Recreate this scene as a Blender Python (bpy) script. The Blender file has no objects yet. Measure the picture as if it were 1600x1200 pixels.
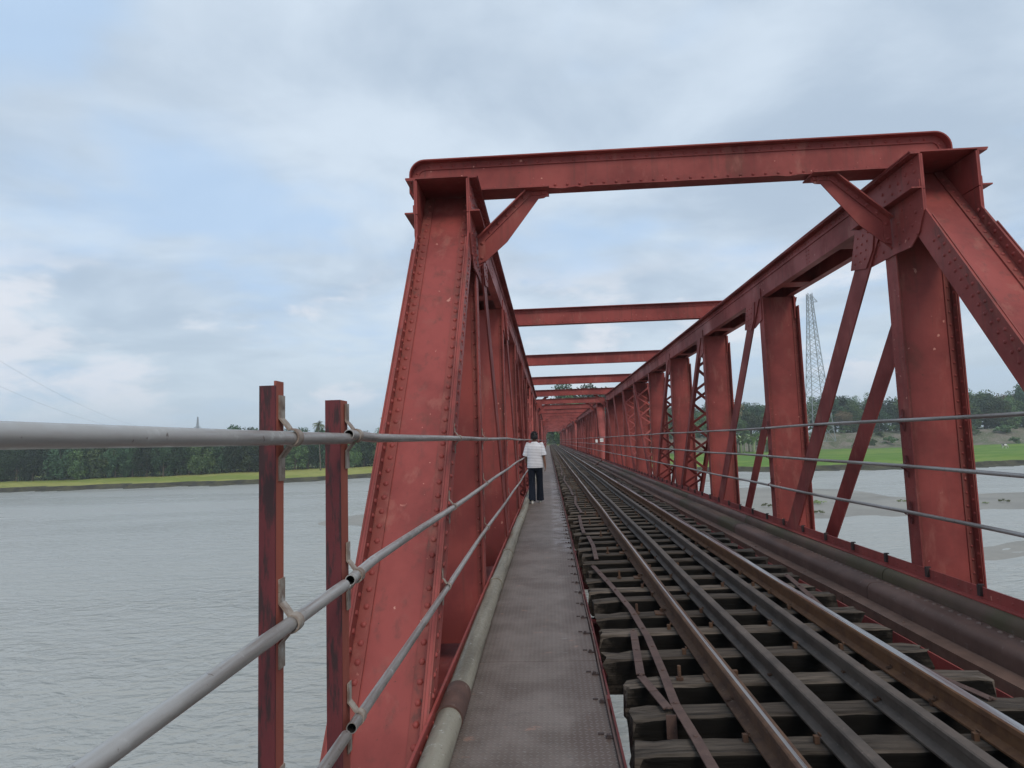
import bpy, math, random
import numpy as np
from mathutils import Vector, Matrix
random.seed(7)
R = random.Random(11)
S = bpy.context.scene
COL = S.collection
PI = math.pi
rad = math.radians

# ------------------------------------------------------------------ camera
F, CX, CY, VP, HS = 1000.0, 800, 600, (857, 688), -0.032
def cam_axes():
    ey = np.array([VP[0]-CX, VP[1]-CY, F]); ey /= np.linalg.norm(ey)
    n = np.cross(ey, np.array([1, HS, 0.])); n /= np.linalg.norm(n)
    up = n if n[1] < 0 else -n
    ex = np.cross(ey, up)
    if ex[0] < 0: ex = -ex
    return ex, ey, up
_ex, _ey, _up = cam_axes()
cd = bpy.data.cameras.new('camera'); cam = bpy.data.objects.new('camera', cd); COL.objects.link(cam)
M = Matrix(((_ex[0], -_ex[1], -_ex[2]), (_ey[0], -_ey[1], -_ey[2]), (_up[0], -_up[1], -_up[2]))).to_4x4()
M.translation = (0, 0, 1.5)
cam.matrix_world = M
cd.sensor_width = 36; cd.lens = F/1600*36; cd.clip_start = 0.02; cd.clip_end = 9000
S.camera = cam

# ------------------------------------------------------------------ render / light
S.view_settings.view_transform = 'Standard'; S.view_settings.look = 'None'
S.view_settings.gamma = 1; S.view_settings.exposure = 0.0; S.view_settings.use_curve_mapping = False
S.render.engine = 'CYCLES'
S.cycles.use_denoising = True
S.cycles.max_bounces = 6; S.cycles.diffuse_bounces = 2; S.cycles.glossy_bounces = 3
S.cycles.transparent_max_bounces = 8; S.cycles.volume_bounces = 0
SUN_EL, SUN_AZ = rad(46), rad(158)

class NT:
    """small helper round a node tree"""
    def __init__(s, tree): s.t = tree; s.n = tree.nodes; s.l = tree.links
    def new(s, kind, **kw):
        n = s.n.new(kind)
        for k, v in kw.items():
            if k in n.inputs.keys() if isinstance(k, str) else False: n.inputs[k].default_value = v
            else: setattr(n, k, v)
        return n
    def link(s, a, b): s.l.new(a, b)
    def val(s, sock, v):
        if isinstance(v, bpy.types.NodeSocket): s.link(v, sock)
        else:
            if isinstance(v, (tuple, list)) and len(v) == 3 and sock.type == 'RGBA': v = (*v, 1)
            sock.default_value = v
    def math(s, op, a, b=0.0, c=0.0, clamp=False):
        n = s.n.new('ShaderNodeMath'); n.operation = op; n.use_clamp = clamp
        s.val(n.inputs[0], a); s.val(n.inputs[1], b)
        if op in ('MULTIPLY_ADD', 'SMOOTH_MIN', 'COMPARE', 'WRAP'): s.val(n.inputs[2], c)
        return n.outputs[0]
    def mix(s, f, a, b, blend='MIX'):
        n = s.n.new('ShaderNodeMix'); n.data_type = 'RGBA'; n.blend_type = blend
        s.val(n.inputs[0], f); s.val(n.inputs[6], a); s.val(n.inputs[7], b)
        return n.outputs[2]
    def noise(s, vec=None, scale=1, detail=5, rough=0.55, dist=0.0, dim='3D'):
        n = s.n.new('ShaderNodeTexNoise'); n.noise_dimensions = dim
        n.inputs['Scale'].default_value = scale; n.inputs['Detail'].default_value = detail
        n.inputs['Roughness'].default_value = rough; n.inputs['Distortion'].default_value = dist
        if vec is not None: s.link(vec, n.inputs['Vector'])
        return n.outputs['Fac']
    def ramp(s, f, a, b, lo=0.0, hi=1.0):
        n = s.n.new('ShaderNodeMapRange'); n.interpolation_type = 'SMOOTHSTEP'
        s.val(n.inputs[0], f); n.inputs[1].default_value = a; n.inputs[2].default_value = b
        n.inputs[3].default_value = lo; n.inputs[4].default_value = hi
        return n.outputs[0]
    def vscale(s, vec, xyz):
        n = s.n.new('ShaderNodeVectorMath'); n.operation = 'MULTIPLY'
        s.link(vec, n.inputs[0]); n.inputs[1].default_value = xyz
        return n.outputs[0]

w = bpy.data.worlds.new('World'); S.world = w; w.use_nodes = True
T = NT(w.node_tree); T.n.clear()
sky = T.new('ShaderNodeTexSky'); sky.sky_type = 'NISHITA'; sky.sun_disc = False
sky.sun_elevation = SUN_EL; sky.sun_rotation = SUN_AZ; sky.air_density = 1.2; sky.dust_density = 2.0
tc = T.new('ShaderNodeTexCoord')
sp = T.new('ShaderNodeSeparateXYZ'); T.link(tc.outputs['Generated'], sp.inputs[0])
dz = T.math('ADD', T.math('MAXIMUM', sp.outputs[2], 0.0), 0.16)
cb = T.new('ShaderNodeCombineXYZ')
T.link(T.math('DIVIDE', sp.outputs[0], dz), cb.inputs[0]); T.link(T.math('DIVIDE', sp.outputs[1], dz), cb.inputs[1])
cb.inputs[2].default_value = 40.8
n1 = T.noise(cb.outputs[0], 0.55, 5, 0.5, 0.3)
n2 = T.noise(cb.outputs[0], 1.5, 7, 0.55, 0.4)
n3 = T.noise(T.vscale(cb.outputs[0], (1, 1, 4)), 0.9, 4, 0.5)
cl = T.math('ADD', T.math('MULTIPLY', n1, 0.45), T.math('MULTIPLY', n2, 0.55))
shade = T.ramp(cl, 0.38, 0.60)
cloud = T.mix(shade, (0.49, 0.60, 0.735), (0.72, 0.83, 0.95))
skyc = T.mix(1.0, sky.outputs[0], (0.12, 0.12, 0.12), 'MULTIPLY')
bluep = T.mix(0.55, (0.40, 0.60, 0.88), skyc)
gap = T.math('MULTIPLY', T.ramp(n3, 0.48, 0.60), 0.75)
c1 = T.mix(gap, cloud, (0.50, 0.69, 0.95))
c1 = T.mix(0.08, c1, skyc)
hz = T.ramp(sp.outputs[2], 0.0, 0.24, 0.85, 0.0)
c2 = T.mix(hz, c1, (0.57, 0.69, 0.80))
# bright cumulus low on the horizon
n4 = T.noise(T.vscale(tc.outputs['Generated'], (3.2, 3.2, 8.0)), 1.6, 7, 0.55, 0.2)
band = T.math('MULTIPLY', T.ramp(sp.outputs[2], 0.02, 0.10), T.ramp(sp.outputs[2], 0.19, 0.29, 1.0, 0.0))
c3 = T.mix(T.math('MULTIPLY', T.math('MULTIPLY', band, T.ramp(n4, 0.48, 0.60)), 0.75), c2, (0.83, 0.86, 0.93))
bg = T.new('ShaderNodeBackground'); T.link(c3, bg.inputs[0]); bg.inputs[1].default_value = 1.0
wo = T.new('ShaderNodeOutputWorld'); T.link(bg.outputs[0], wo.inputs[0])

sd = bpy.data.lights.new('sun', 'SUN'); sd.energy = 1.55; sd.angle = rad(22); sd.color = (1.0, 0.90, 0.78)
sun = bpy.data.objects.new('sun', sd); COL.objects.link(sun)
sv = Vector((math.cos(SUN_EL)*math.sin(SUN_AZ), math.cos(SUN_EL)*math.cos(SUN_AZ), math.sin(SUN_EL)))
sun.rotation_euler = sv.to_track_quat('Z', 'Y').to_euler()

# ------------------------------------------------------------------ materials
def mat(name, rough=0.6, metal=0.0, spec=0.5):
    m = bpy.data.materials.new(name); m.use_nodes = True
    t = NT(m.node_tree); b = t.n['Principled BSDF']
    b.inputs['Roughness'].default_value = rough; b.inputs['Metallic'].default_value = metal
    b.inputs['Specular IOR Level'].default_value = spec
    g = t.n.new('ShaderNodeNewGeometry')
    return m, t, b, g.outputs['Position']
def bump(t, b, h, strength=0.3, dist=0.01):
    n = t.n.new('ShaderNodeBump'); n.inputs['Strength'].default_value = strength; n.inputs['Distance'].default_value = dist
    t.link(h, n.inputs['Height']); t.link(n.outputs[0], b.inputs['Normal'])
def col(t, b, c): t.val(b.inputs['Base Color'], c)

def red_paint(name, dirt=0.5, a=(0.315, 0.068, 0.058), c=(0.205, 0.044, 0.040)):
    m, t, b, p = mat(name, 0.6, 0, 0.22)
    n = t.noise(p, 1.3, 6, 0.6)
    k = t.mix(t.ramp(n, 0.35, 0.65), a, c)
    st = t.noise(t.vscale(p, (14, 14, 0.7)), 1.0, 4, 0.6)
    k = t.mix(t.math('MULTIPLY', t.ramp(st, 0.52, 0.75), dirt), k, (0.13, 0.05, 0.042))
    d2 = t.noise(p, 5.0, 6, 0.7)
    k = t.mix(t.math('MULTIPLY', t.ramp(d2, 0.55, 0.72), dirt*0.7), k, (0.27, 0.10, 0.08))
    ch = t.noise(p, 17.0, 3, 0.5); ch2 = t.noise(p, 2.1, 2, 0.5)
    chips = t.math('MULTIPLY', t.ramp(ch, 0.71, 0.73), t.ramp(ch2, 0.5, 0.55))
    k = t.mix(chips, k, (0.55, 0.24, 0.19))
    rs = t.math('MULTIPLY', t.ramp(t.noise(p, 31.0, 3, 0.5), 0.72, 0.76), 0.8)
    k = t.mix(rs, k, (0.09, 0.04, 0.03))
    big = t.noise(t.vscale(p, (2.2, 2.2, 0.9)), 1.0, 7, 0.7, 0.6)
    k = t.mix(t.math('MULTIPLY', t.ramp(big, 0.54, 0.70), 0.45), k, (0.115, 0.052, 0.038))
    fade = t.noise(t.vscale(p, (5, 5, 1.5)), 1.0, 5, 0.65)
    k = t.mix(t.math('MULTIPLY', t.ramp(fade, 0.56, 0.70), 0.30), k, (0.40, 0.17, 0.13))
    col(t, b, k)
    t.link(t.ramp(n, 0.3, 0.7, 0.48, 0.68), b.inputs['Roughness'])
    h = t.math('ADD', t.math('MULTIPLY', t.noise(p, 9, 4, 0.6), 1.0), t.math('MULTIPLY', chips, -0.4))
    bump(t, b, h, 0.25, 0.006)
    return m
RED = red_paint('red_oxide_paint'); REDG = red_paint('grimy_red_oxide_paint', 0.95, (0.27, 0.064, 0.052), (0.175, 0.044, 0.038))
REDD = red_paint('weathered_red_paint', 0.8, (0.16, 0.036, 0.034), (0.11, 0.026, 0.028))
def m_postpaint():
    m, t, b, p = mat('stained_red_paint', 0.55, 0, 0.4)
    n = t.noise(t.vscale(p, (30, 30, 5)), 1.0, 7, 0.7)
    k = t.mix(t.noise(p, 8, 5, 0.6), (0.15, 0.026, 0.028), (0.095, 0.018, 0.023))
    k = t.mix(t.math('MULTIPLY', t.ramp(n, 0.47, 0.58), 0.88), k, (0.032, 0.017, 0.018))
    col(t, b, k); bump(t, b, n, 0.35, 0.003)
    return m
POST = m_postpaint(); POST_LIT = red_paint('sky_lit_orange_red_paint', 0.9, (0.33, 0.095, 0.062), (0.24, 0.065, 0.048))  # side leg's paler paint carries the sky light it faces in its colour
def m_galv(name, base=(0.42, 0.41, 0.40), dark=(0.23, 0.21, 0.20), metal=0.55, rough=0.42, stretch=(20, 1.2, 20)):
    m, t, b, p = mat(name, rough, metal)
    n = t.noise(t.vscale(p, stretch), 1.0, 6, 0.6)
    n2 = t.noise(p, 22, 5, 0.65)
    k = t.mix(t.ramp(n, 0.35, 0.7), base, dark)
    k = t.mix(t.math('MULTIPLY', t.ramp(n2, 0.58, 0.72), 0.55), k, (0.55, 0.54, 0.52))
    k = t.mix(t.math('MULTIPLY', t.ramp(t.noise(p, 37, 4, 0.6), 0.64, 0.70), 0.7), k, (0.10, 0.06, 0.045))
    col(t, b, k); t.link(t.ramp(n2, 0.3, 0.7, rough-0.1, rough+0.2), b.inputs['Roughness'])
    bump(t, b, n2, 0.2, 0.002)
    return m
GALV = m_galv('galvanised_pipe', (0.43, 0.41, 0.385), (0.22, 0.19, 0.17), 0.45, 0.38)
CLAMP = m_galv('weathered_clamp_steel', (0.36, 0.31, 0.26), (0.19, 0.13, 0.10), 0.2, 0.6, (25, 25, 25))
WPIPE = m_galv('old_zinc_pipe', (0.270, 0.245, 0.190), (0.135, 0.118, 0.088), 0.15, 0.55, (9, 0.8, 9))
def m_rust(name, a, c, moss=0.0, rough=0.75, sc=6, extra=None):
    m, t, b, p = mat(name, rough, 0.0, 0.3)
    n = t.noise(p, sc, 7, 0.65); n2 = t.noise(p, 1.1, 4, 0.6)
    k = t.mix(t.ramp(n, 0.35, 0.68), a, c)
    if moss: k = t.mix(t.math('MULTIPLY', t.ramp(n2, 0.42, 0.62), moss), k, (0.075, 0.072, 0.032))
    k = t.mix(t.math('MULTIPLY', t.ramp(t.noise(p, sc*5, 5, 0.7), 0.60, 0.72), 0.45), k, extra or (0.24, 0.19, 0.16))
    col(t, b, k); bump(t, b, n, 0.4, 0.004)
    return m
RUST = m_rust('brown_rust', (0.115, 0.062, 0.048), (0.075, 0.042, 0.034))
EDGE = m_rust('brown_edge_plate', (0.165, 0.098, 0.072), (0.115, 0.068, 0.050), 0.0, 0.6, 6)
RIVR = m_rust('toplit_rivet_rust', (0.20, 0.14, 0.115), (0.13, 0.085, 0.07), 0.0, 0.5, 14)  # lighter than the plate: light on rivet tops put into the colour
RSIDEO = m_rust('orange_rusty_rail_side', (0.165, 0.080, 0.038), (0.105, 0.050, 0.028), 0.0, 0.8, 9)
TROUGH = m_rust('mossy_rusty_plate', (0.140, 0.080, 0.062), (0.095, 0.054, 0.042), 0.0, 0.6, 3)
TROUGHM = m_rust('mossy_rusty_plate_green', (0.125, 0.078, 0.058), (0.088, 0.058, 0.042), 0.6, 0.7, 3)
RSIDE = m_rust('rusty_rail_side', (0.115, 0.062, 0.036), (0.07, 0.038, 0.026), 0.0, 0.8, 9)
GRAIL = m_rust('dull_guard_rail', (0.110, 0.086, 0.070), (0.062, 0.050, 0.042), 0.0, 0.62, 5)
STRAP = m_rust('rusty_strap', (0.105, 0.064, 0.052), (0.068, 0.040, 0.034), 0.0, 0.65, 12)
def m_head(name='polished_rail_head', c0=(0.26, 0.245, 0.235), c1=(0.52, 0.51, 0.50)):
    m, t, b, p = mat(name, 0.3, 0.85)
    n = t.noise(t.vscale(p, (60, 0.6, 60)), 1.0, 4)
    col(t, b, t.mix(n, c0, c1))
    t.link(t.ramp(n, 0.3, 0.7, 0.22, 0.42), b.inputs['Roughness'])
    return m
HEAD = m_head(); HEADB = m_head('bright_rail_head', (0.34, 0.33, 0.33), (0.60, 0.59, 0.58))
def m_wood():
    m, t, b, p = mat('weathered_timber', 0.85, 0, 0.25)
    oi = t.n.new('ShaderNodeObjectInfo')
    v = t.vscale(p, (2.0, 32, 32))
    n = t.noise(v, 1.0, 8, 0.65, 0.3); n2 = t.noise(p, 4, 5, 0.6)
    k = t.mix(t.ramp(n, 0.32, 0.68), (0.026, 0.020, 0.015), (0.142, 0.114, 0.090))
    k = t.mix(t.math('MULTIPLY', t.ramp(n2, 0.45, 0.7), 0.6), k, (0.075, 0.058, 0.046))
    hs = t.n.new('ShaderNodeHueSaturation'); t.link(k, hs.inputs['Color'])
    t.link(t.math('MULTIPLY_ADD', oi.outputs['Random'], 0.7, 0.62), hs.inputs['Value'])
    col(t, b, hs.outputs[0]); bump(t, b, n, 0.9, 0.012)
    return m
WOOD = m_wood()
def m_deck():
    m, t, b, p = mat('chequered_steel_plate', 0.5, 0.1, 0.5)
    s = t.n.new('ShaderNodeSeparateXYZ'); t.link(p, s.inputs[0])
    # raised dashes, alternating direction cell by cell
    P_ = 0.031
    u = t.math('DIVIDE', s.outputs[0], P_); v = t.math('DIVIDE', s.outputs[1], P_)
    fu = t.math('SUBTRACT', t.math('FRACT', u), 0.5); fv = t.math('SUBTRACT', t.math('FRACT', v), 0.5)
    par = t.math('MODULO', t.math('ABSOLUTE', t.math('ADD', t.math('FLOOR', u), t.math('FLOOR', v))), 2.0)
    sg = t.math('MULTIPLY_ADD', t.math('GREATER_THAN', par, 0.5), 2.0, -1.0)
    fs = t.math('MULTIPLY', fu, sg)
    a = t.math('ADD', fs, fv); c = t.math('SUBTRACT', fs, fv)
    d = t.math('ADD', t.math('POWER', t.math('ABSOLUTE', t.math('MULTIPLY', a, 1.45)), 2.0),
               t.math('POWER', t.math('ABSOLUTE', t.math('MULTIPLY', c, 4.6)), 2.0))
    h = t.ramp(d, 0.55, 1.0, 1.0, 0.0)
    n = t.noise(p, 2.3, 6, 0.65); n2 = t.noise(p, 14, 5, 0.7)
    k = t.mix(t.ramp(n, 0.35, 0.65), (0.190, 0.152, 0.130), (0.118, 0.087, 0.070))
    k = t.mix(t.math('MULTIPLY', t.ramp(n2, 0.5, 0.7), 0.35), k, (0.095, 0.078, 0.068))
    # rusty towards the track side
    edge = t.math('ADD', s.outputs[0], t.math('MULTIPLY', t.math('SUBTRACT', n, 0.5), 0.5))
    k = t.mix(t.math('MULTIPLY', t.ramp(edge, 0.0, 0.22), 0.75), k, (0.085, 0.054, 0.041))
    # dusty clay marks
    sp_ = t.math('MULTIPLY', t.ramp(t.noise(t.vscale(p, (5, 9, 5)), 1.0, 5, 0.7), 0.62, 0.68), 0.5)
    k = t.mix(sp_, k, (0.36, 0.20, 0.14))
    wh = t.math('MULTIPLY', t.ramp(t.noise(t.vscale(p, (10, 26, 5)), 1.0, 5, 0.7), 0.645, 0.69), 0.5)
    k = t.mix(wh, k, (0.42, 0.41, 0.40))
    k = t.mix(t.math('MULTIPLY', h, 0.42), k, (0.27, 0.235, 0.215))
    col(t, b, k)
    oi = t.n.new('ShaderNodeObjectInfo'); hs = t.n.new('ShaderNodeHueSaturation'); t.link(k, hs.inputs['Color'])
    t.link(t.math('MULTIPLY_ADD', oi.outputs['Random'], 0.30, 0.84), hs.inputs['Value']); col(t, b, hs.outputs[0])
    # damp sheen some way along on the track side
    wet = t.math('MULTIPLY', t.math('MULTIPLY', t.ramp(s.outputs[0], -0.05, 0.08), t.math('MULTIPLY', t.ramp(s.outputs[1], 8.0, 9.5), t.ramp(s.outputs[1], 22, 30, 1.0, 0.0))), t.ramp(t.noise(p, 3.5, 5, 0.7), 0.42, 0.56))
    t.link(t.math('MULTIPLY_ADD', wet, -0.24, 0.52), b.inputs['Roughness'])
    bump(t, b, t.math('ADD', h, t.math('MULTIPLY', n2, 0.35)), 1.0, 0.0045)
    return m
DECK = m_deck()
def m_plain(name, c, rough=0.6, metal=0.0, var=0.0, sc=8, spec=0.4):
    m, t, b, p = mat(name, rough, metal, spec)
    if var:
        n = t.noise(p, sc, 5, 0.6)
        col(t, b, t.mix(n, tuple(x*(1-var) for x in c), tuple(min(1, x*(1+var)) for x in c)))
    else: col(t, b, c)
    return m
def m_timber_side():
    m, t, b, p = mat('dark_timber_side', 0.95, 0, 0.08)
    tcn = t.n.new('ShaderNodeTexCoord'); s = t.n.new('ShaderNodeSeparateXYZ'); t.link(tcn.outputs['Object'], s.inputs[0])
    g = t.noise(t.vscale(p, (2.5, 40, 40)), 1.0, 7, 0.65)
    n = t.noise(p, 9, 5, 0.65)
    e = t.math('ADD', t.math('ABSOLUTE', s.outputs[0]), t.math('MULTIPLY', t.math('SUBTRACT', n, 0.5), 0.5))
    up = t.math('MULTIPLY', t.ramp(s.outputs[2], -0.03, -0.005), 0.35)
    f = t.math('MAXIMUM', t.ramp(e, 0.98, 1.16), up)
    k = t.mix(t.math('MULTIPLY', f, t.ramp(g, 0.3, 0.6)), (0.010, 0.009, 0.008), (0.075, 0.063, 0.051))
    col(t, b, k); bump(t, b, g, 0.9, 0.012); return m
TIMBER_SIDE = m_timber_side()  # sleeper side faces: near-black, browner at the ends and along the top
DARKST = m_plain('dark_dirty_steel', (0.045, 0.03, 0.028), 0.7, 0, 0.4)
CONC = m_plain('pier_masonry', (0.25, 0.23, 0.20), 0.9, 0, 0.3, 2)
PYL = m_plain('galvanised_lattice_steel', (0.30, 0.32, 0.34), 0.5, 0.3)
WIRE = m_plain('grey_wire', (0.30, 0.33, 0.36), 0.6)
WHITE = m_plain('white_enamel', (0.75, 0.75, 0.72), 0.5, 0, 0.1)

def m_water():
    m, t, b, p = mat('river_water', 0.12, 0.0, 0.5)
    b.inputs['IOR'].default_value = 1.33
    n = t.noise(p, 0.03, 4, 0.5)
    col(t, b, t.mix(n, (0.345, 0.345, 0.315), (0.395, 0.395, 0.365)))
    v = t.vscale(p, (0.75, 1.35, 1.0))
    h1 = t.noise(v, 0.85, 3, 0.5, 0.8); h2 = t.noise(v, 2.1, 3, 0.6, 0.5); h3 = t.noise(p, 0.22, 2, 0.5)
    h = t.math('ADD', t.math('ADD', t.math('MULTIPLY', h1, 0.75), t.math('MULTIPLY', h2, 0.30)), t.math('MULTIPLY', h3, 0.7))
    bump(t, b, h, 0.9, 0.40)
    ro = t.noise(t.vscale(p, (0.012, 0.05, 1)), 1.0, 4, 0.6)
    t.link(t.ramp(ro, 0.35, 0.65, 0.20, 0.34), b.inputs['Roughness'])
    return m
WATER = m_water()
def m_ground(name, a, c, d=None, sc=0.2, rough=0.9, bs=0.5, spec=0.2):
    m, t, b, p = mat(name, rough, 0, spec)
    n = t.noise(p, sc, 7, 0.65); n2 = t.noise(p, sc*9, 5, 0.6)
    k = t.mix(t.ramp(n, 0.35, 0.65), a, c)
    if d: k = t.mix(t.ramp(n2, 0.52, 0.68), k, d)
    col(t, b, k); bump(t, b, n2, bs, 0.3)
    return m
def m_field(name, a, c, d):
    m, t, b, p = mat(name, 0.85, 0, 0.15)
    n = t.noise(t.vscale(p, (0.012, 0.09, 1)), 1.0, 4, 0.6); n2 = t.noise(t.vscale(p, (0.25, 0.9, 1)), 1.0, 6, 0.65)
    k = t.mix(t.ramp(n, 0.42, 0.58), a, c); k = t.mix(t.math('MULTIPLY', t.ramp(n2, 0.5, 0.68), 0.7), k, d)
    col(t, b, k); bump(t, b, n2, 0.6, 0.3); return m
MUD = m_ground('dark_bank_mud', (0.085, 0.080, 0.045), (0.040, 0.038, 0.030), (0.06, 0.055, 0.04), 0.4)
SAND = m_ground('wet_river_sand', (0.290, 0.270, 0.232), (0.215, 0.200, 0.172), (0.25, 0.235, 0.20), 0.12, 0.6, 0.2, 0.4)
LEVEE = m_ground('bare_levee_earth', (0.19, 0.165, 0.13), (0.085, 0.105, 0.050), (0.27, 0.245, 0.21), 0.17)
GR_R = m_field('green_rice_field', (0.105, 0.200, 0.026), (0.175, 0.250, 0.045), (0.085, 0.150, 0.040))
GR_L = m_field('yellow_green_pasture', (0.20, 0.240, 0.050), (0.30, 0.300, 0.085), (0.13, 0.165, 0.05))
LAND = m_ground('far_land', (0.06, 0.085, 0.03), (0.09, 0.10, 0.045), None, 0.03)
def m_leaf(name, a, c, d):
    m, t, b, p = mat(name, 0.6, 0, 0.25)
    oi = t.n.new('ShaderNodeObjectInfo')
    n = t.noise(p, 0.35, 4, 0.6); n2 = t.noise(p, 2.2, 2, 0.5)
    k = t.mix(t.ramp(n, 0.35, 0.65), a, c)
    k = t.mix(t.math('MULTIPLY', t.ramp(n2, 0.45, 0.75), 0.6), k, d)
    hs = t.n.new('ShaderNodeHueSaturation'); t.link(k, hs.inputs['Color'])
    t.link(t.math('MULTIPLY_ADD', oi.outputs['Random'], 0.05, 0.475), hs.inputs['Hue'])
    t.link(t.math('MULTIPLY_ADD', oi.outputs['Random'], 1.25, 0.6), hs.inputs['Value'])
    col(t, b, hs.outputs[0])
    return m
LEAF = m_leaf('dark_foliage', (0.026, 0.056, 0.030), (0.045, 0.082, 0.040), (0.075, 0.115, 0.050))
LEAF2 = m_leaf('mid_green_foliage', (0.050, 0.092, 0.040), (0.088, 0.135, 0.050), (0.15, 0.19, 0.07))
LEAFB = m_leaf('brownish_foliage', (0.14, 0.115, 0.06), (0.17, 0.13, 0.075), (0.20, 0.155, 0.10))
LEAFP = m_leaf('pale_frond_green', (0.15, 0.19, 0.08), (0.20, 0.23, 0.11), (0.24, 0.27, 0.13))
BARK = m_plain('bark', (0.11, 0.09, 0.07), 0.9, 0, 0.3)

# ------------------------------------------------------------------ mesh builder
def rot_frame(d):
    d = Vector(d).normalized()
    a = Vector((0, 0, 1)) if abs(d.z) < 0.9 else Vector((1, 0, 0))
    u = d.cross(a).normalized(); return d, u, d.cross(u).normalized()
class MB:
    def __init__(s, f=None, flip=False): s.v = []; s.f = []; s.m = []; s.fn = f; s.flip = flip
    def add(s, vs, fs, mi=0):
        o = len(s.v)
        s.v += [tuple(s.fn(*p)) if s.fn else tuple(p) for p in vs]
        for f in fs:
            f = tuple(i+o for i in f)
            s.f.append(f[::-1] if s.flip else f); s.m.append(mi)
    def box(s, x0, x1, y0, y1, z0, z1, mi=0):
        if x0 > x1: x0, x1 = x1, x0
        if y0 > y1: y0, y1 = y1, y0
        if z0 > z1: z0, z1 = z1, z0
        s.add([(x0,y0,z0),(x1,y0,z0),(x1,y1,z0),(x0,y1,z0),(x0,y0,z1),(x1,y0,z1),(x1,y1,z1),(x0,y1,z1)],
              [(0,3,2,1),(4,5,6,7),(0,1,5,4),(1,2,6,5),(2,3,7,6),(3,0,4,7)], mi)
    def prism(s, poly, x0, x1, axis='x', mi=0):
        """poly in the two other axes (in order), extruded along axis"""
        def P(a, b, c): return (c, a, b) if axis == 'x' else ((a, c, b) if axis == 'y' else (a, b, c))
        n = len(poly); ar = sum(poly[i][0]*poly[(i+1)%n][1]-poly[(i+1)%n][0]*poly[i][1] for i in range(n))
        if ar < 0: poly = poly[::-1]
        if axis == 'y': poly = poly[::-1]
        vs = [P(a, b, x0) for a, b in poly] + [P(a, b, x1) for a, b in poly]
        fs = [tuple(range(n-1, -1, -1)), tuple(range(n, 2*n))] + [(i, (i+1)%n, n+(i+1)%n, n+i) for i in range(n)]
        s.add(vs, fs, mi)
    def beam(s, p0, p1, w, h, up=(0, 0, 1), mi=0):
        p0, p1 = Vector(p0), Vector(p1); d = (p1-p0).normalized(); up = Vector(up)
        a = d.cross(up)
        if a.length < 1e-4: a = d.cross(Vector((1, 0, 0)))
        a.normalize(); b = a.cross(d).normalized(); a *= w/2; b *= h/2
        vs = [p+x*a+y*b for p in (p0, p1) for x, y in ((-1,-1),(1,-1),(1,1),(-1,1))]
        s.add(vs, [(0,1,2,3)[::-1],(4,5,6,7),(0,1,5,4),(1,2,6,5),(2,3,7,6),(3,0,4,7)], mi)
    def tube(s, pts, r, n=10, cap=True, mi=0, radii=None):
        pts = [Vector(p) for p in pts]; base = len(pts); vs = []; 
        d0, u, v = rot_frame(pts[1]-pts[0])
        for i, p in enumerate(pts):
            d = (pts[min(i+1, base-1)]-pts[max(i-1, 0)]).normalized()
            u = (u-d*u.dot(d)).normalized(); v = d.cross(u)
            rr = radii[i] if radii else r
            for k in range(n):
                a = 2*PI*k/n; vs.append(p+(u*math.cos(a)+v*math.sin(a))*rr)
        fs = [(i*n+k, i*n+(k+1)%n, (i+1)*n+(k+1)%n, (i+1)*n+k) for i in range(base-1) for k in range(n)]
        if cap: fs += [tuple(range(n-1, -1, -1)), tuple(range((base-1)*n, base*n))]
        s.add(vs, fs, mi)
    def sweep(s, prof, path, mi=0, closed=True, mis=None):
        """profile in XZ swept along a path running in Y"""
        n = len(prof); vs = [(x+px, py, z+pz) for px, py, pz in path for x, z in prof]
        o = len(s.v); nn = n if closed else n-1
        for i in range(len(path)-1):
            pass
        fs = []; mm = []
        for i in range(len(path)-1):
            for k in range(nn):
                fs.append((i*n+k, (i+1)*n+k, (i+1)*n+(k+1)%n, i*n+(k+1)%n)); mm.append(mis[k] if mis else mi)
        if closed:
            fs += [tuple(range(n)), tuple(range((len(path)-1)*n, len(path)*n))[::-1]]; mm += [mi, mi]
        s.add(vs, fs, mi)
        s.m[-len(mm):] = mm
    def rivet(s, p, nrm, r=0.014, n=6):
        p = Vector(p); d, u, v = rot_frame(nrm)
        vs = []
        for rr, hh in ((1.0, 0.0), (0.80, 0.42)):
            for k in range(n):
                a = 2*PI*k/n; vs.append(p+(u*math.cos(a)+v*math.sin(a))*r*rr+d*r*hh)
        vs.append(p+d*r*0.66)
        fs = [(k, (k+1)%n, n+(k+1)%n, n+k) for k in range(n)] + [(n+k, n+(k+1)%n, 2*n) for k in range(n)]
        s.add(vs, fs)
    def mesh(s, name, mats, smooth=None):
        me = bpy.data.meshes.new(name); me.from_pydata([tuple(v) for v in s.v], [], s.f); me.update()
        for m in (mats if isinstance(mats, (list, tuple)) else [mats]): me.materials.append(m)
        me.polygons.foreach_set('material_index', s.m)
        if smooth:
            me.polygons.foreach_set('use_smooth', [True]*len(me.polygons)); me.set_sharp_from_angle(angle=rad(smooth))
        return me
def ob(name, me, parent=None, loc=(0, 0, 0), rot=(0, 0, 0), kind=None, label=None, cat=None, group=None, scale=None):
    if isinstance(me, tuple): me = me[0].mesh(name, *me[1:])
    o = bpy.data.objects.new(name, me); COL.objects.link(o)
    o.location = loc; o.rotation_euler = rot
    if scale: o.scale = scale
    if parent: o.parent = parent
    if kind: o['kind'] = kind
    if label: o['label'] = label
    if cat: o['category'] = cat
    if group: o['group'] = group
    return o
def thing(name, label, cat, loc=(0, 0, 0), group=None, rot=(0, 0, 0)):
    return ob(name, None, None, loc, rot, None, label, cat, group)

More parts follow.
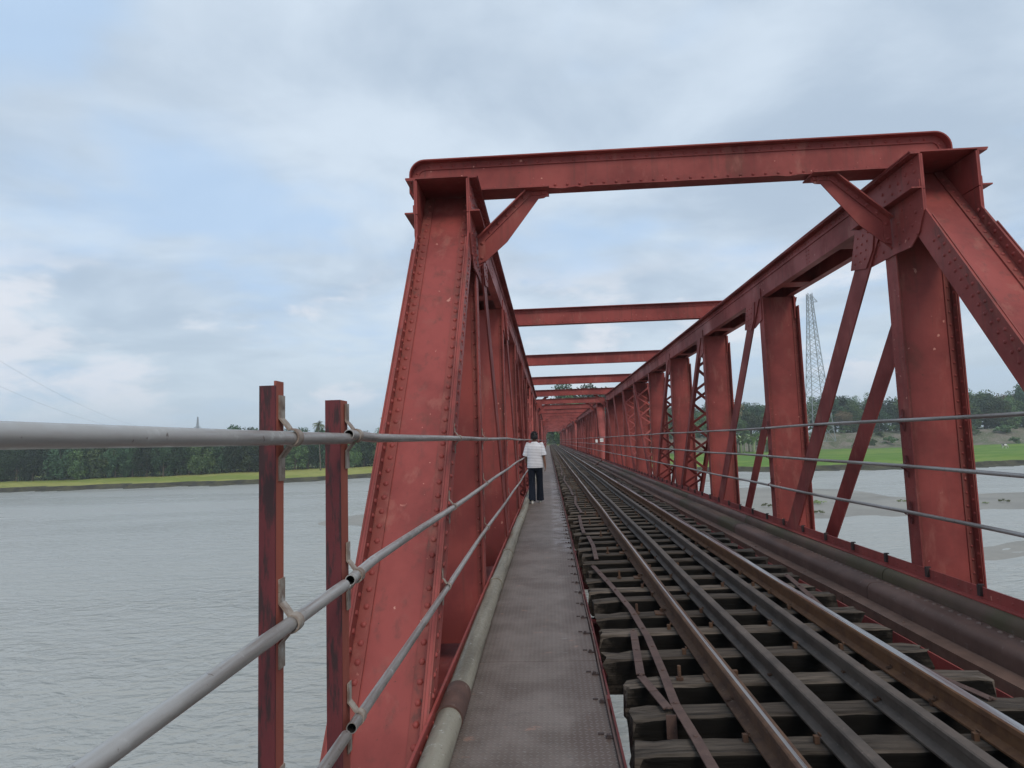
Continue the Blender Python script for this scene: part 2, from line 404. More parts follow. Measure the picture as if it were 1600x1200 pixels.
# ================================================================== THE SETTING
WZ = -7.5
mb = MB(); mb.add([(-1950,-450,WZ),(1950,-450,WZ),(1950,2450,WZ),(-1950,2450,WZ)], [(0,1,2,3)])
ob('river_water', (mb, WATER), kind='structure')
mb = MB(); mb.add([(-1950,-450,WZ-3),(1950,-450,WZ-3),(1950,2450,WZ-3),(-1950,2450,WZ-3)], [(0,1,2,3)])
ob('river_bed', (mb, MUD), kind='structure')

def lerp_pts(pts, x):
    if x <= pts[0][0]: return pts[0][1]
    for (a, b), (c, d) in zip(pts, pts[1:]):
        if x <= c: return b+(d-b)*(x-a)/(c-a)
    return pts[-1][1]
SHORE = [(-600, 90), (-142, 160), (-110, 163), (-76, 165), (-52, 180), (-20, 192), (10, 186), (30, 165), (44, 157), (64, 151), (104, 149.5), (300, 140), (700, 100)]
def shore(x): return lerp_pts(SHORE, x) + 1.6*math.sin(x*0.31)+1.1*math.sin(x*0.83+1)+0.7*math.sin(x*1.9)
def smooth(a, b, x):
    t = min(1, max(0, (x-a)/(b-a))); return t*t*(3-2*t)
def hgt(x, d):
    """ground height at distance d behind the shoreline"""
    nz = 0.18*math.sin(x*0.21+d*0.13)+0.12*math.sin(x*0.57-d*0.31)
    h = WZ-0.5+0.75*smooth(-2.5, 0.8, d)+0.85*smooth(0.8, 2.6, d)+0.9*smooth(2.8, 16, d)+nz*smooth(1, 8, d)*0.5
    if x > 20:
        k = smooth(20, 40, x)
        h += k*(0.4*smooth(10, 60, d)+5.6*smooth(96, 116, d)+0.5*nz*smooth(92, 105, d))
    else:
        h += 0.5*smooth(10, 40, d)
    # railway embankment at the end of the bridge
    h += 4.75*(1-smooth(4, 16, abs(x-1.4)))*smooth(4, 16, d)
    return h
def strip(name, xs, ds, m, kind='structure'):
    mb = MB(); vs = []; fs = []
    for x in xs:
        y0 = shore(x)
        for d in ds: vs.append((x+0.02*d*(x/100), y0+d, hgt(x, d)))
    n = len(ds)
    for i in range(len(xs)-1):
        for j in range(n-1): fs.append((i*n+j, (i+1)*n+j, (i+1)*n+j+1, i*n+j+1))
    mb.add(vs, fs); return ob(name, (mb, m, 60), kind=kind)
def rng(a, b, st): return [a+(b-a)*i/max(1, round((b-a)/st)) for i in range(max(1, round((b-a)/st))+1)]
xs_all = rng(-1500, -600, 60)[:-1]+rng(-600, -190, 12)[:-1]+rng(-190, 150, 1.3)[:-1]+rng(150, 700, 12)[:-1]+rng(700, 1500, 60)
strip('muddy_bank', xs_all, [-3, -1.5, -0.6, 0, 0.4, 0.8, 1.2, 1.6, 2.0, 2.4, 2.8, 3.3], MUD)
strip('pasture', [x for x in xs_all if x < 14], [3.3, 4.2, 5.2]+rng(6.5, 60, 3.0), GR_L)
strip('rice_field', [x for x in xs_all if x > 12.8], [3.3, 4.2, 5.2]+rng(8, 92, 3.5), GR_R)
strip('levee', [x for x in xs_all if x > 12.8], rng(92, 125, 2.0), LEVEE)
strip('far_ground', [x for x in xs_all if x < 14], [60, 100, 300, 900, 2200], LAND)
strip('distant_ground', [x for x in xs_all if x > 12.8], [125, 150, 300, 900, 2200], LAND)

def sandbar(name, pts, h=0.16, m=SAND, n_in=5):
    """low bar: outline shrunk inwards ring by ring to a gentle crown"""
    pts = [Vector((x, y)) for x, y in pts]; dense = []
    for i, p in enumerate(pts):
        q = pts[(i+1) % len(pts)]; k = max(2, int((q-p).length/1.5))
        for j in range(k):
            r = p.lerp(q, j/k); dense.append(r+Vector((R.uniform(-.35, .35), R.uniform(-.35, .35))))
    for _ in range(3):
        dense = [(dense[i-1]+dense[i]*2+dense[(i+1) % len(dense)])/4 for i in range(len(dense))]
    c = sum(dense, Vector((0, 0)))/len(dense); N = len(dense); vs = []; fs = []
    for k in range(n_in+1):
        f = 1-k/(n_in+0.6)
        for p in dense:
            q = c+(p-c)*f; vs.append((q.x, q.y, WZ-0.05+h*smooth(0, 0.6, k/n_in)+0.02*math.sin(q.x*0.9)*k))
    vs.append((c.x, c.y, WZ-0.05+h*1.1))
    for k in range(n_in):
        for i in range(N): fs.append((k*N+i, k*N+(i+1) % N, (k+1)*N+(i+1) % N, (k+1)*N+i))
    fs += [(n_in*N+i, n_in*N+(i+1) % N, (n_in+1)*N) for i in range(N)]
    mb = MB(); mb.add(vs, fs); return ob(name, (mb, m, 60), kind='structure')
sandbar('sandbar', [(19, 67), (24, 66.5), (30, 67), (36, 67), (46, 69.5), (62, 74), (80, 80), (80, 92), (57, 85.3), (46, 86.5), (38, 88.5), (34, 92), (47, 101), (44, 106), (38, 110), (30, 118), (22, 104), (19, 84)], 0.22)
sandbar('sandbar', [(27, 44), (35, 47), (46, 52), (46, 55), (36, 54), (28, 49.5), (23, 45.5)], 0.12)
sandbar('sandbar', [(-31.5, 75.2), (-29, 81), (-26.5, 86.5), (-22, 92), (-14, 94), (-8, 84), (-10, 72), (-18, 68.2), (-25.5, 70.8)], 0.14)
sandbar('sandbar', [(33, 121), (40, 129), (46, 133), (42, 137), (34, 136), (26, 130)], 0.10)

# ================================================================== BRIDGE SPAN
XI_R, XI_L = 3.46, -0.67
PITCH, YC0, SPAN = 3.85, 6.43, 39.1
YM = YC0+4*PITCH
W_ = 0.50
def side_fn(side):
    return (lambda x, y, z: (XI_R+x, y, z)) if side > 0 else (lambda x, y, z: (XI_L-x, y, z))
def SMB(side, dirn=1, y0=0.0):
    """builder in truss coordinates: x' outward from the inner face, y along; dirn -1 mirrors the span"""
    base = side_fn(side)
    f = (lambda x, y, z: base(x, y0+(y if dirn > 0 else 2*YM-y), z))
    return MB(f, (side < 0) != (dirn < 0))
TY, TZ = 0.587, 0.810
EB = 3.27
def ep(x, s, n): return (x, EB+TY*s-TZ*n, TZ*s+TY*n)

def end_post(side, dirn, parent):
    o = ob('end_post', None, parent)
    b = SMB(side, dirn)
    # side plates (polygon in y,z)
    s0 = -0.95
    yb = lambda z: EB+z/1.38
    poly = [ep(0, s0, 0)[1:], ep(0, s0, -0.25)[1:], (yb(3.652)+0.309, 3.652), (5.80, 3.652), (5.80, 3.47)]
    b.prism(poly, 0, 0.016); ob('side_plate', (b, RED), o)
    b = SMB(side, dirn); b.prism(poly, W_-0.016, W_); ob('side_plate', (b, RED), o)
    b = SMB(side, dirn)
    s1 = 5.0
    def slab(x0, x1, n0, n1, sa=s0, sb=s1):
        b.add([ep(x, s, n) for s in (sa, sb) for x, n in ((x0, n0), (x1, n0), (x1, n1), (x0, n1))],
              [(0,1,2,3),(4,7,6,5),(0,4,5,1),(1,5,6,2),(2,6,7,3),(3,7,4,0)])
    slab(0.018, W_-0.018, -0.122, -0.11)
    ob('web_plate', (b, RED), o)
    b = SMB(side, dirn)
    slab(0.018, 0.105, -0.108, -0.096); slab(W_-0.105, W_-0.018, -0.108, -0.096)
    slab(0.0175, 0.029, -0.095, -0.004, s0, 4.2); slab(W_-0.029, W_-0.0175, -0.095, -0.004, s0, 4.2)
    slab(-0.012, -0.001, -0.085, -0.002, s0, 4.05); slab(W_+0.001, W_+0.012, -0.085, -0.002, s0, 4.05)
    ob('corner_angle', (b, REDG), o)
    # rivets
    b = SMB(side, dirn)
    nrm = Vector((0, -TZ, TY)); k = 0; s = -0.6
    sg = -1 if dirn < 0 else 1
    while s < 4.9:
        for x in (0.07, W_-0.07): b.rivet(ep(x, s, -0.096), nrm, 0.0195)
        if s < 4.25:
            for x, nx in ((0.029, 1), (W_-0.029, -1)): b.rivet(ep(x, s+0.05, -0.05), (nx, 0, 0), 0.0195)
        if s < 4.0:
            for x, nx in ((-0.012, -1), (W_+0.012, 1)):
                b.rivet(ep(x, s+0.02, -0.055), (nx, 0, 0), 0.017)
            for x, nx in ((0, -1), (W_, 1)): b.rivet(ep(x, s+0.07, -0.135), (nx, 0, 0), 0.017)
        s += 0.105
    ob('rivets', (b, RED, 50), o, kind='stuff')
    return o

def chord(side, parent):
    o = ob('top_chord', None, parent)
    y0, y1 = 5.80, 2*YM-5.80
    b = SMB(side)
    b.box(0, 0.016, y0, y1, 3.66, 3.985); ob('side_plate', (b, RED), o)
    b = SMB(side); b.box(W_-0.016, W_, y0, y1, 3.66, 3.985); ob('side_plate', (b, RED), o)
    b = SMB(side)
    b.box(-0.095, W_+0.095, y0, y1, 4.0, 4.014); ob('cover_plate', (b, RED), o)
    b = SMB(side)
    for s in (0, 1):
        X = (lambda x: x) if s == 0 else (lambda x: W_-x)
        b.box(X(-0.088), X(0.0), y0, y1, 3.987, 3.999)
        b.box(X(-0.012), X(-0.0005), 7.09, 2*YM-7.09, 3.90, 3.986)
        b.box(X(0.017), X(0.10), y0+0.3, y1-0.3, 3.66, 3.673)
        for d in (0, 1):
            Y = (lambda y: y) if d == 0 else (lambda y: 2*YM-y)
            b.box(X(-0.105), X(-0.0148), Y(5.80), Y(6.98), 3.664, 3.677)
            b.box(X(-0.027), X(-0.0148), Y(5.81), Y(6.98), 3.678, 3.75)
    ob('flange_angle', (b, RED), o)
    y = 7.4
    while y < 2*YM-7.2:
        b = SMB(side); b.box(0.103, W_-0.103, y, y+0.30, 3.664, 3.676); ob('batten_plate', (b, RED), o); y += 1.925
    # gussets at each end
    for d in (0, 1):
        Y = (lambda y: y) if d == 0 else (lambda y: 2*YM-y)
        poly = [(Y(5.80), 3.984), (Y(5.80), 3.455), (Y(5.90), 3.28), (Y(6.05), 3.19), (Y(6.30), 3.20), (Y(7.02), 3.20), (Y(7.06), 3.56), (Y(7.06), 3.984)]
        for xa, xb in ((-0.0145, -0.002), (W_+0.002, W_+0.0145)): b = SMB(side); b.prism(poly, xa, xb); ob('gusset_plate', (b, RED), o)
    for i in range(1, 8):
        yc = YC0+i*PITCH
        # small gussets hung from the chord where a diagonal starts
        sgn = 1 if i < 4 else -1
        ys = [(0.05, 0.42)] if i < 4 else ([(-0.42, -0.05)] if i > 4 else [])
        for a, c in ys:
            for xa, xb in ((-0.0145, -0.002), (W_+0.002, W_+0.0145)): b = SMB(side); b.prism([(yc+a-0.1*sgn, 3.80), (yc+c+0.1*sgn, 3.80), (yc+c+0.08*sgn, 3.42), (yc+c-0.1*sgn, 3.22), (yc+a-0.1*sgn, 3.30)], xa, xb); ob('gusset_plate', (b, RED), o)
    b = SMB(side)
    y = y0+0.06
    while y < y1:
        for x, nx in ((-0.012, -1), (W_+0.012, 1)):
            if 7.1 < y < 2*YM-7.1: b.rivet((x, y, 3.945), (nx, 0, 0), 0.013, 5)
        for x in (-0.05, W_+0.05): b.rivet((x, y, 3.987), (0, 0, -1), 0.013, 5)
        y += 0.11
    for i in range(0, 9):
        yc = YC0+i*PITCH
        for x, nx in ((-0.0145, -1), (W_+0.0145, 1)):
            if i in (0, 8):
                Y = (lambda y: y) if i == 0 else (lambda y: 2*YM-y)
                for r_ in range(3):
                    for c_ in range(5): b.rivet((x, Y(5.86+0.14*c_+0.03*r_), 3.72+0.09*r_+0.03*(c_ % 2)+0.04), (nx, 0, 0), 0.018)
                for r_ in range(4):
                    for c_ in range(6):
                        yy = 5.92+0.15*c_+(r_ % 2)*0.07; zz = 3.28+0.1*r_
                        if yy-5.80 > (3.45-zz)*0.7: b.rivet((x, Y(yy), zz), (nx, 0, 0), 0.018)
            elif i != 4:
                for r_ in range(3):
                    for c_ in range(2): b.rivet((x, yc+(0.14+0.15*c_+0.05*(r_ % 2))*(1 if i < 4 else -1), 3.38+0.10*r_), (nx, 0, 0), 0.016)
            if i < 8:
                for r_ in range(5):
                    for c_ in range(2): b.rivet((x+(0.0145 if x < 0 else -0.0145), yc+1.9+0.08*c_, 3.70+0.05*r_), (nx, 0, 0), 0.012, 5)
    ob('rivets', (b, RED, 50), o, kind='stuff')

def column_meshes(side):
    f = (lambda x, y, z: (x, y, z)) if side > 0 else (lambda x, y, z: (-x, y, z))
    B = lambda: MB(f, side < 0)
    z0, z1 = -0.45, 3.658
    Wc = 0.56
    b = B(); b.box(0.013, Wc-0.013, -0.006, 0.006, z0, z1); web = b.mesh('web_plate', [RED])
    b = B()
    b.box(0.0, 0.012, -0.095, 0.095, z0, z1-0.001); fl = b.mesh('flange', [RED])
    b = B(); b.box(Wc-0.012, Wc, -0.095, 0.095, z0, z1-0.16); fl2 = b.mesh('flange', [RED])
    b = B()
    for sy in (-1, 1):
        for x0, x1, xa, xb in ((0.0125, 0.075, 0.0125, 0.022), (Wc-0.085, Wc-0.0125, Wc-0.022, Wc-0.0125)):
            b.box(x0, x1, sy*0.0065, sy*0.016, z0, z1-0.2); b.box(xa, xb, sy*0.0165, sy*0.085, z0, z1-0.2)
    an = b.mesh('corner_angle', [REDG])
    b = B(); z = 0.0
    while z < 3.5:
        for sy in (-1, 1):
            for x in (0.05, Wc-0.055): b.rivet((x, sy*0.016, z), (0, sy, 0), 0.015, 5)
            b.rivet((Wc-0.022, sy*0.055, z+0.06), (-1, 0, 0), 0.018, 6)
            b.rivet((0.0, sy*0.05, z+0.06), (-1, 0, 0), 0.007, 5)
        z += 0.125
    rv = b.mesh('rivets', [RED], 50)
    return web, (fl, fl2), an, rv

def dline(i, dirn, off=0.0):
    """centre line of a diagonal, from top of column i to base of column i+1 (in unmirrored coordinates)"""
    return (YC0+i*PITCH+0.52-0.364, 3.64), (YC0+i*PITCH+3.20+0.27, 0.0-0.327)
def plain_diag(side, dirn, i, parent):
    (ya, za), (yb, zb) = dline(i, dirn)
    for xa, xs in ((-0.034, -0.049), (W_+0.046, W_+0.065)):
        b = SMB(side, dirn); h = 0.188
        b.prism([(ya-h, za), (ya+h, za), (yb+h, zb), (yb-h, zb)], xa, xa+0.018)
        q = ob('diagonal_bar', (b, RED), parent)
        b = SMB(side, dirn); yc = ya+0.30
        b.prism([(yc-0.30, 3.63), (yc+0.12, 3.63), (yc+0.27, 3.26), (yc-0.06, 3.20), (yc-0.22, 3.35)], xs, xs+0.013)
        ob('splice_plate', (b, RED), q)
        b = SMB(side, dirn); nx = -1 if xa < 0 else 1; xr = xs if xa < 0 else xs+0.013
        for r_ in range(4):
            for c_ in range(3): b.rivet((xr, yc-0.16+0.11*c_+0.035*r_, 3.56-0.085*r_), (nx, 0, 0), 0.015)
        ob('rivets', (b, RED, 50), q, kind='stuff')
def laced_diag(side, dirn, i, parent):
    (ya, za), (yb, zb) = dline(i, dirn)
    A, Bp = Vector((0, ya, za)), Vector((0, yb, zb)); d = (Bp-A).normalized(); p = Vector((0, -d.z, d.y))
    o = ob('laced_diagonal', None, parent)
    for xa, s in ((-0.034, 1), (W_+0.046, -1)):
        b = SMB(side, dirn); hw = 0.11
        for q0, q1, x0, x1 in ((-hw, hw, xa, xa+0.014*s), (-hw, -hw+0.016, xa+0.0145*s, xa+0.07*s), (hw-0.016, hw, xa+0.0145*s, xa+0.07*s)):
            b.prism([(ya+q0, za), (ya+q1, za), (yb+q1, zb), (yb+q0, zb)], min(x0, x1), max(x0, x1))
        ob('bar', (b, RED), o)
    L = (Bp-A).length; n = 9
    for f, sg in ((-0.092, 0), (0.092, 1)):
        for k in range(n):
            b = SMB(side, dirn)
            s0, s1 = 0.35+(L-0.7)*k/n, 0.35+(L-0.7)*(k+1)/n
            xa, xb = (0.0, W_+0.01) if (k+sg) % 2 == 0 else (W_+0.01, 0.0)
            P0 = A+d*s0+p*f; P1 = A+d*s1+p*f; P0.x = xa; P1.x = xb
            b.beam(P0, P1, 0.065, 0.01, up=p)
            ob('lacing_bar', (b, RED), o)

def beam_mesh():
    """cross strut over the track: web, curved top flange, ragged bottom flange. local y=0 web, z=0 bottom"""
    X0, X1, H, rc = -1.335, 4.085, 0.355, 0.16
    def outline(off):
        pts = [(X0+off, 0.0)]; r = rc-off
        for k in range(9):
            a = PI-PI/2*k/8; pts.append((X0+rc+r*math.cos(a), H-rc+r*math.sin(a)))
        for k in range(9):
            a = PI/2-PI/2*k/8; pts.append((X1-rc+r*math.cos(a), H-rc+r*math.sin(a)))
        pts.append((X1-off, 0.0)); return pts
    web = MB(); web.prism(outline(0.014), -0.006, 0.006, 'y')
    fl = MB()
    o, i_ = outline(0.0), outline(0.013)
    def ribbon(mb, A, B_, y0, y1):
        n = len(A); vs = [(x, y0, z) for x, z in A]+[(x, y0, z) for x, z in B_]+[(x, y1, z) for x, z in A]+[(x, y1, z) for x, z in B_]
        fs = []
        for k in range(n-1):
            fs += [(k, k+1, n+k+1, n+k), (2*n+k, 3*n+k, 3*n+k+1, 2*n+k+1), (k, 2*n+k, 2*n+k+1, k+1), (n+k, n+k+1, 3*n+k+1, 3*n+k)]
        fs += [(0, n, 3*n, 2*n), (n-1, 3*n-1, 4*n-1, 2*n-1)]
        mb.add(vs, fs)
    ribbon(fl, o, i_, -0.09, 0.09)
    o2, i2 = outline(0.014), outline(0.085)
    ribbon(fl, o2, i2, -0.017, -0.0065); ribbon(fl, o2, i2, 0.0065, 0.017)
    bt = MB(); n = 90; rr = random.Random(3)
    ed = []
    for k in range(n+1):
        x = X0+0.35+(X1-X0-0.7)*k/n; e = 0.09
        u = k/n
        if 0.21 < u < 0.31 or 0.71 < u < 0.78: e = 0.062+0.018*math.sin(k*1.3)+rr.uniform(-.010, .010)
        elif 0.31 <= u <= 0.71: e = 0.076+0.003*math.sin(k*0.7)+rr.uniform(-.002, .002)
        ed.append((x, -e))
    vs = [(x, y, -0.012) for x, y in ed]+[(x, y, 0.0) for x, y in ed]+[(x, 0.09, -0.012) for x, y in ed]+[(x, 0.09, 0.0) for x, y in ed]
    m_ = n+1; fs = []
    for k in range(n): fs += [(k, k+1, m_+k+1, m_+k), (k, 2*m_+k, 2*m_+k+1, k+1), (m_+k, m_+k+1, 3*m_+k+1, 3*m_+k), (2*m_+k, 3*m_+k, 3*m_+k+1, 2*m_+k+1)]
    fs += [(0, m_, 3*m_, 2*m_), (m_-1, 3*m_-1, 4*m_-1, 2*m_-1)]
    bt.add(vs, fs)
    bt.box(X0+0.3, X1-0.3, -0.017, -0.0065, 0.0005, 0.075); bt.box(X0+0.3, X1-0.3, 0.0065, 0.017, 0.0005, 0.075)
    rv = MB(); x = X0+0.2
    while x < X1-0.15:
        rv.rivet((x, -0.017, H-0.055), (0, -1, 0), 0.018, 6)
        if X0+0.4 < x < X1-0.4: rv.rivet((x+0.05, -0.017, 0.04), (0, -1, 0), 0.017, 6)
        rv.rivet((x, 0.017, H-0.055), (0, 1, 0), 0.013, 5); x += 0.125
    for xx in (X0+0.07, X1-0.07): rv.rivet((xx, -0.017, H-0.12), (0, -1, 0), 0.013)
    return web.mesh('web', [RED]), fl.mesh('top_flange', [RED], 40), bt.mesh('bottom_flange', [RED]), rv.mesh('rivets', [RED], 50)
BEAM = beam_mesh()

def knee(side, dirn, parent):
    o = ob('knee_brace', None, parent)
    b = MB() 
    sx = (lambda X: X) if side > 0 else (lambda X: (XI_R+XI_L)-X)
    Y = (lambda y: y) if dirn > 0 else (lambda y: 2*YM-y)
    poly = [(2.71, 4.03), (2.70, 3.985), (2.745, 3.96), (2.80, 3.955), (3.135, 3.52), (3.425, 3.27), (3.43, 3.45), (3.43, 3.56), (2.93, 4.03)]
    b.prism([(sx(x), z) for x, z in poly], Y(6.335), Y(6.347), 'y')
    ob('plate', (b, RED), o)
    b = MB()
    st = [(2.93, 4.028), (3.43, 3.56), (3.43, 3.30), (3.36, 3.33), (3.36, 3.54), (2.885, 3.985), (2.72, 3.99), (2.715, 4.028)]
    b.prism([(sx(x), z) for x, z in st], Y(6.322), Y(6.3345), 'y')
    b.beam((sx(2.93), Y(6.29), 4.024), (sx(3.43), Y(6.29), 3.556), 0.075, 0.012, up=(0.68*(1 if side > 0 else -1), 0, 0.73))
    b.box(sx(2.69), sx(3.40), Y(6.22), Y(6.50), 4.032, 4.046)
    ob('flange_angle', (b, RED), o)
    b = MB(); yy = 6.322 if dirn > 0 else 2*YM-6.322; ny = -1 if dirn > 0 else 1
    for x, z in [(2.76, 4.008), (2.86, 4.005), (2.95, 3.965), (3.04, 3.88), (3.13, 3.795), (3.22, 3.71), (3.31, 3.625), (3.39, 3.51), (3.395, 3.36)]: b.rivet((sx(x), yy, z), (0, ny, 0), 0.019)
    ob('rivets', (b, RED, 50), o, kind='stuff')

def floor_parts(parent):
    ya, yb = 2.75, 2*YM-2.75
    for side in (1, -1):
        o = ob('bottom_chord', None, parent)
        top = 0.215 if side > 0 else 0.135
        b = SMB(side); b.box(-0.03, -0.016, ya, yb, -0.62, top); ob('side_plate', (b, RED), o)
        b = SMB(side); b.box(W_+0.062, W_+0.076, ya+0.5, yb-0.5, -0.62, -0.16); ob('side_plate', (b, RED), o)
        b = SMB(side)
        b.box(-0.0155, W_+0.06, ya, yb, -0.64, -0.625); b.box(-0.10, -0.031, ya, yb, top-0.10, top-0.09)
        ob('flange', (b, RED), o)
        b = SMB(side); y = ya+0.3
        while y < yb:
            b.rivet((-0.03, y, top-0.05), (-1, 0, 0), 0.010, 5); y += 0.16
        ob('rivets', (b, RED, 50), o, kind='stuff')
        if side > 0:
            b = SMB(side); y = ya+0.55
            while y < yb:
                b.box(-0.055, -0.031, y, y+0.035, top-0.07, top+0.012); b.box(-0.055, -0.012, y+0.005, y+0.03, top+0.0125, top+0.022); y += 0.72
            ob('cleats', (b, DARKST), o, kind='stuff')
    m = None
    for i in range(9):
        yc = YC0+i*PITCH
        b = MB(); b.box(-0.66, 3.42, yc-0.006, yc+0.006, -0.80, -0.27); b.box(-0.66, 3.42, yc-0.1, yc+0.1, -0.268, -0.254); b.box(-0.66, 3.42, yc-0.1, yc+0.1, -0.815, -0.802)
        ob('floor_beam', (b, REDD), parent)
    for x in (0.72, 2.30):
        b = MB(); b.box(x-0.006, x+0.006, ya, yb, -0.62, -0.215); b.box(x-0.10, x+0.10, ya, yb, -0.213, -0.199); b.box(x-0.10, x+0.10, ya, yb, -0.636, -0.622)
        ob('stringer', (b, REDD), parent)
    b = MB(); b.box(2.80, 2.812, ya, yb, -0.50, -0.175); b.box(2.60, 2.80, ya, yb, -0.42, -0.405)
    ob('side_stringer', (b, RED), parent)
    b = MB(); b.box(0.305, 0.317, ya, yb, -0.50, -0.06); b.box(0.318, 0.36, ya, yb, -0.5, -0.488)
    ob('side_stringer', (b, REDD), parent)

def trough_parts(parent, first):
    """rounded riveted plates stepping down from the right truss to the track"""
    ya, yb = 2.75, 2*YM-2.75
    def plate(x_far, z_top, z_bot, x_face, y0, y1, m, name):
        r = 0.075; t = 0.012; out = [(x_far, z_top)]
        for k in range(7):
            a = PI/2+PI/2*k/6; out.append((x_face+r+r*math.cos(a), z_top-r+r*math.sin(a)))
        out.append((x_face, z_bot))
        inn = [(x_face+t, z_bot)]
        for k in range(7):
            a = PI-PI/2*k/6; inn.append((x_face+r+(r-t)*math.cos(a), z_top-r+(r-t)*math.sin(a)))
        inn.append((x_far, z_top-t))
        b = MB(); n = 10
        path = [(0.004*math.sin(y*1.3), y, 0.004*math.sin(y*0.9+2)) for y in rng(y0, y1, 0.6)]
        b.sweep(out+inn, path); o = ob(name, (b, m, 40), parent)
        b = MB(); y = y0+0.08
        while y < y1-0.03: b.rivet((x_far-0.045, y, z_top+0.001), (0, 0, 1), 0.020, 6); y += 0.115
        ob('rivets', (b, RIVR, 50), o, kind='stuff')
    cuts = [ya, 6.68, 11.2, 15.8, 20.4, 25.0, 29.6, 34.2, yb]
    for k, (a, c) in enumerate(zip(cuts, cuts[1:])):
        plate(3.425, 0.112, -0.015, 3.295, a+0.1, c+0.086 if c < yb else c, TROUGHM if k % 2 else TROUGH if k else TROUGHM, 'upper_trough_plate')
        plate(3.290, -0.005, -0.172, 3.085, a, c-0.014, TROUGHM if k in (2, 5) else TROUGH, 'lower_trough_plate')
        b = MB(); b.sweep([(2.93, -0.17), (2.93, -0.158), (3.08, -0.158), (3.08, -0.17)], [(0.003*math.sin(y*2), y, 0.004*math.sin(y*1.1+k)) for y in rng(a+0.2, min(c+0.186, yb), 0.5)])
        b.sweep([(2.93, -0.28), (2.93, -0.171), (2.942, -0.171), (2.942, -0.28)], [(0.0, y, 0.0) for y in rng(a+0.2, min(c+0.186, yb), 0.5)])
        b.rivet((2.99, a+1.3, -0.158), (0, 0, 1), 0.018); b.rivet((2.99, a+3.1, -0.158), (0, 0, 1), 0.018)
        ob('edge_angle', (b, EDGE), parent)

def build_span():
    root = thing('truss_bridge_span', 'nearest red riveted steel truss span, its portal frame looming over the track', 'bridge', (0, 0, 0), 'red truss spans of the railway bridge')
    for side in (1, -1):
        for dirn in (1, -1): end_post(side, dirn, root); knee(side, dirn, root)
        chord(side, root)
        web, fl, an, rv = column_meshes(side)
        for i in range(9):
            c = ob('column', web, root, (XI_R if side > 0 else XI_L, YC0+i*PITCH, 0))
            ob('flange', fl[0], c); ob('flange', fl[1], c); ob('corner_angle', an, c); ob('rivets', rv, c, kind='stuff')
        for dirn in (1, -1):
            for i in range(4): (plain_diag if i < 2 else laced_diag)(side, dirn, i, root)
    for i in range(0, 9, 2):
        yy = YC0+i*PITCH-(0.02 if i == 0 else 0)
        s = ob('portal_beam' if i in (0, 8) else 'cross_strut', BEAM[0], root, (0, yy, 4.075))
        for nm, me in zip(('top_flange', 'bottom_flange', 'rivets'), BEAM[1:]):
            q = ob(nm, me, s)
            if nm == 'rivets': q['kind'] = 'stuff'
        b = MB(); b.box(3.52, 3.88, yy-0.07, yy+0.07, 4.0145, 4.062); b.box(-1.09, -0.73, yy-0.07, yy+0.07, 4.0145, 4.062)
        ob('packer', (b, RED), root)
    floor_parts(root); trough_parts(root, True)
    return root
span0 = build_span()
kids = {}
for o in bpy.data.objects:
    if o.parent: kids.setdefault(o.parent.name, []).append(o)
def copy_tree(o, parent=None):
    c = o.copy(); COL.objects.link(c); c.parent = parent
    for k in kids.get(o.name, []): copy_tree(k, c)
    return c
SPLAB = ['second red truss span, beyond the walking person', 'third red truss span, seen through the second one',
         'fourth red truss span, far along the track', 'fifth and farthest red truss span, next to the wooded bank']
for k in range(1, 5):
    c = copy_tree(span0); c.location = (0, k*SPAN, 0); c['label'] = SPLAB[k-1]
    c.name = 'truss_bridge_span'
YEND = 4*SPAN+2*YM-2.75

# white notices on the post between first and second span
t_ = thing('notice_plate', 'small white enamel plate fixed on the end post of the second right truss', 'sign', (3.40, 42.7, 1.45))
b = MB(); b.box(-0.01, 0.22, -0.02, -0.012, -0.16, 0.06); b.box(-0.30, -0.16, -0.02, -0.012, -0.2, 0.0); ob('plate', (b, WHITE), t_)
b = MB(); b.box(0.0, 0.21, -0.024, -0.0205, -0.06, -0.03); ob('dark_line', (b, DARKST), t_)

# piers
for k in range(0, 6):
    y = 2.0+k*SPAN
    t_ = thing('bridge_pier', ['masonry pier under the near end of the first span', 'masonry pier between first and second span', 'masonry pier between second and third span', 'masonry pier between third and fourth span', 'masonry pier between fourth and fifth span', 'masonry abutment where the fifth span meets the bank'][k], 'pier', (1.4, y, WZ-3), 'masonry piers of the bridge')
    b = MB(); n = 24; vs = []
    for z, sc in ((0, 1.12), (8.6, 1.0)):
        for q in range(n):
            a = 2*PI*q/n; vs.append(((1.7*(1 if math.cos(a) > 0 else -1)+1.15*math.cos(a))*sc, 1.05*math.sin(a)*sc, z))
    b.add(vs, [tuple(range(n))[::-1], tuple(range(n, 2*n))]+[(q, (q+1) % n, n+(q+1) % n, n+q) for q in range(n)])
    ob('shaft', (b, CONC, 40), t_)
    b = MB(); b.box(-3.2, 3.2, -1.3, 1.3, 8.601, 9.1); ob('cap', (b, CONC), t_)

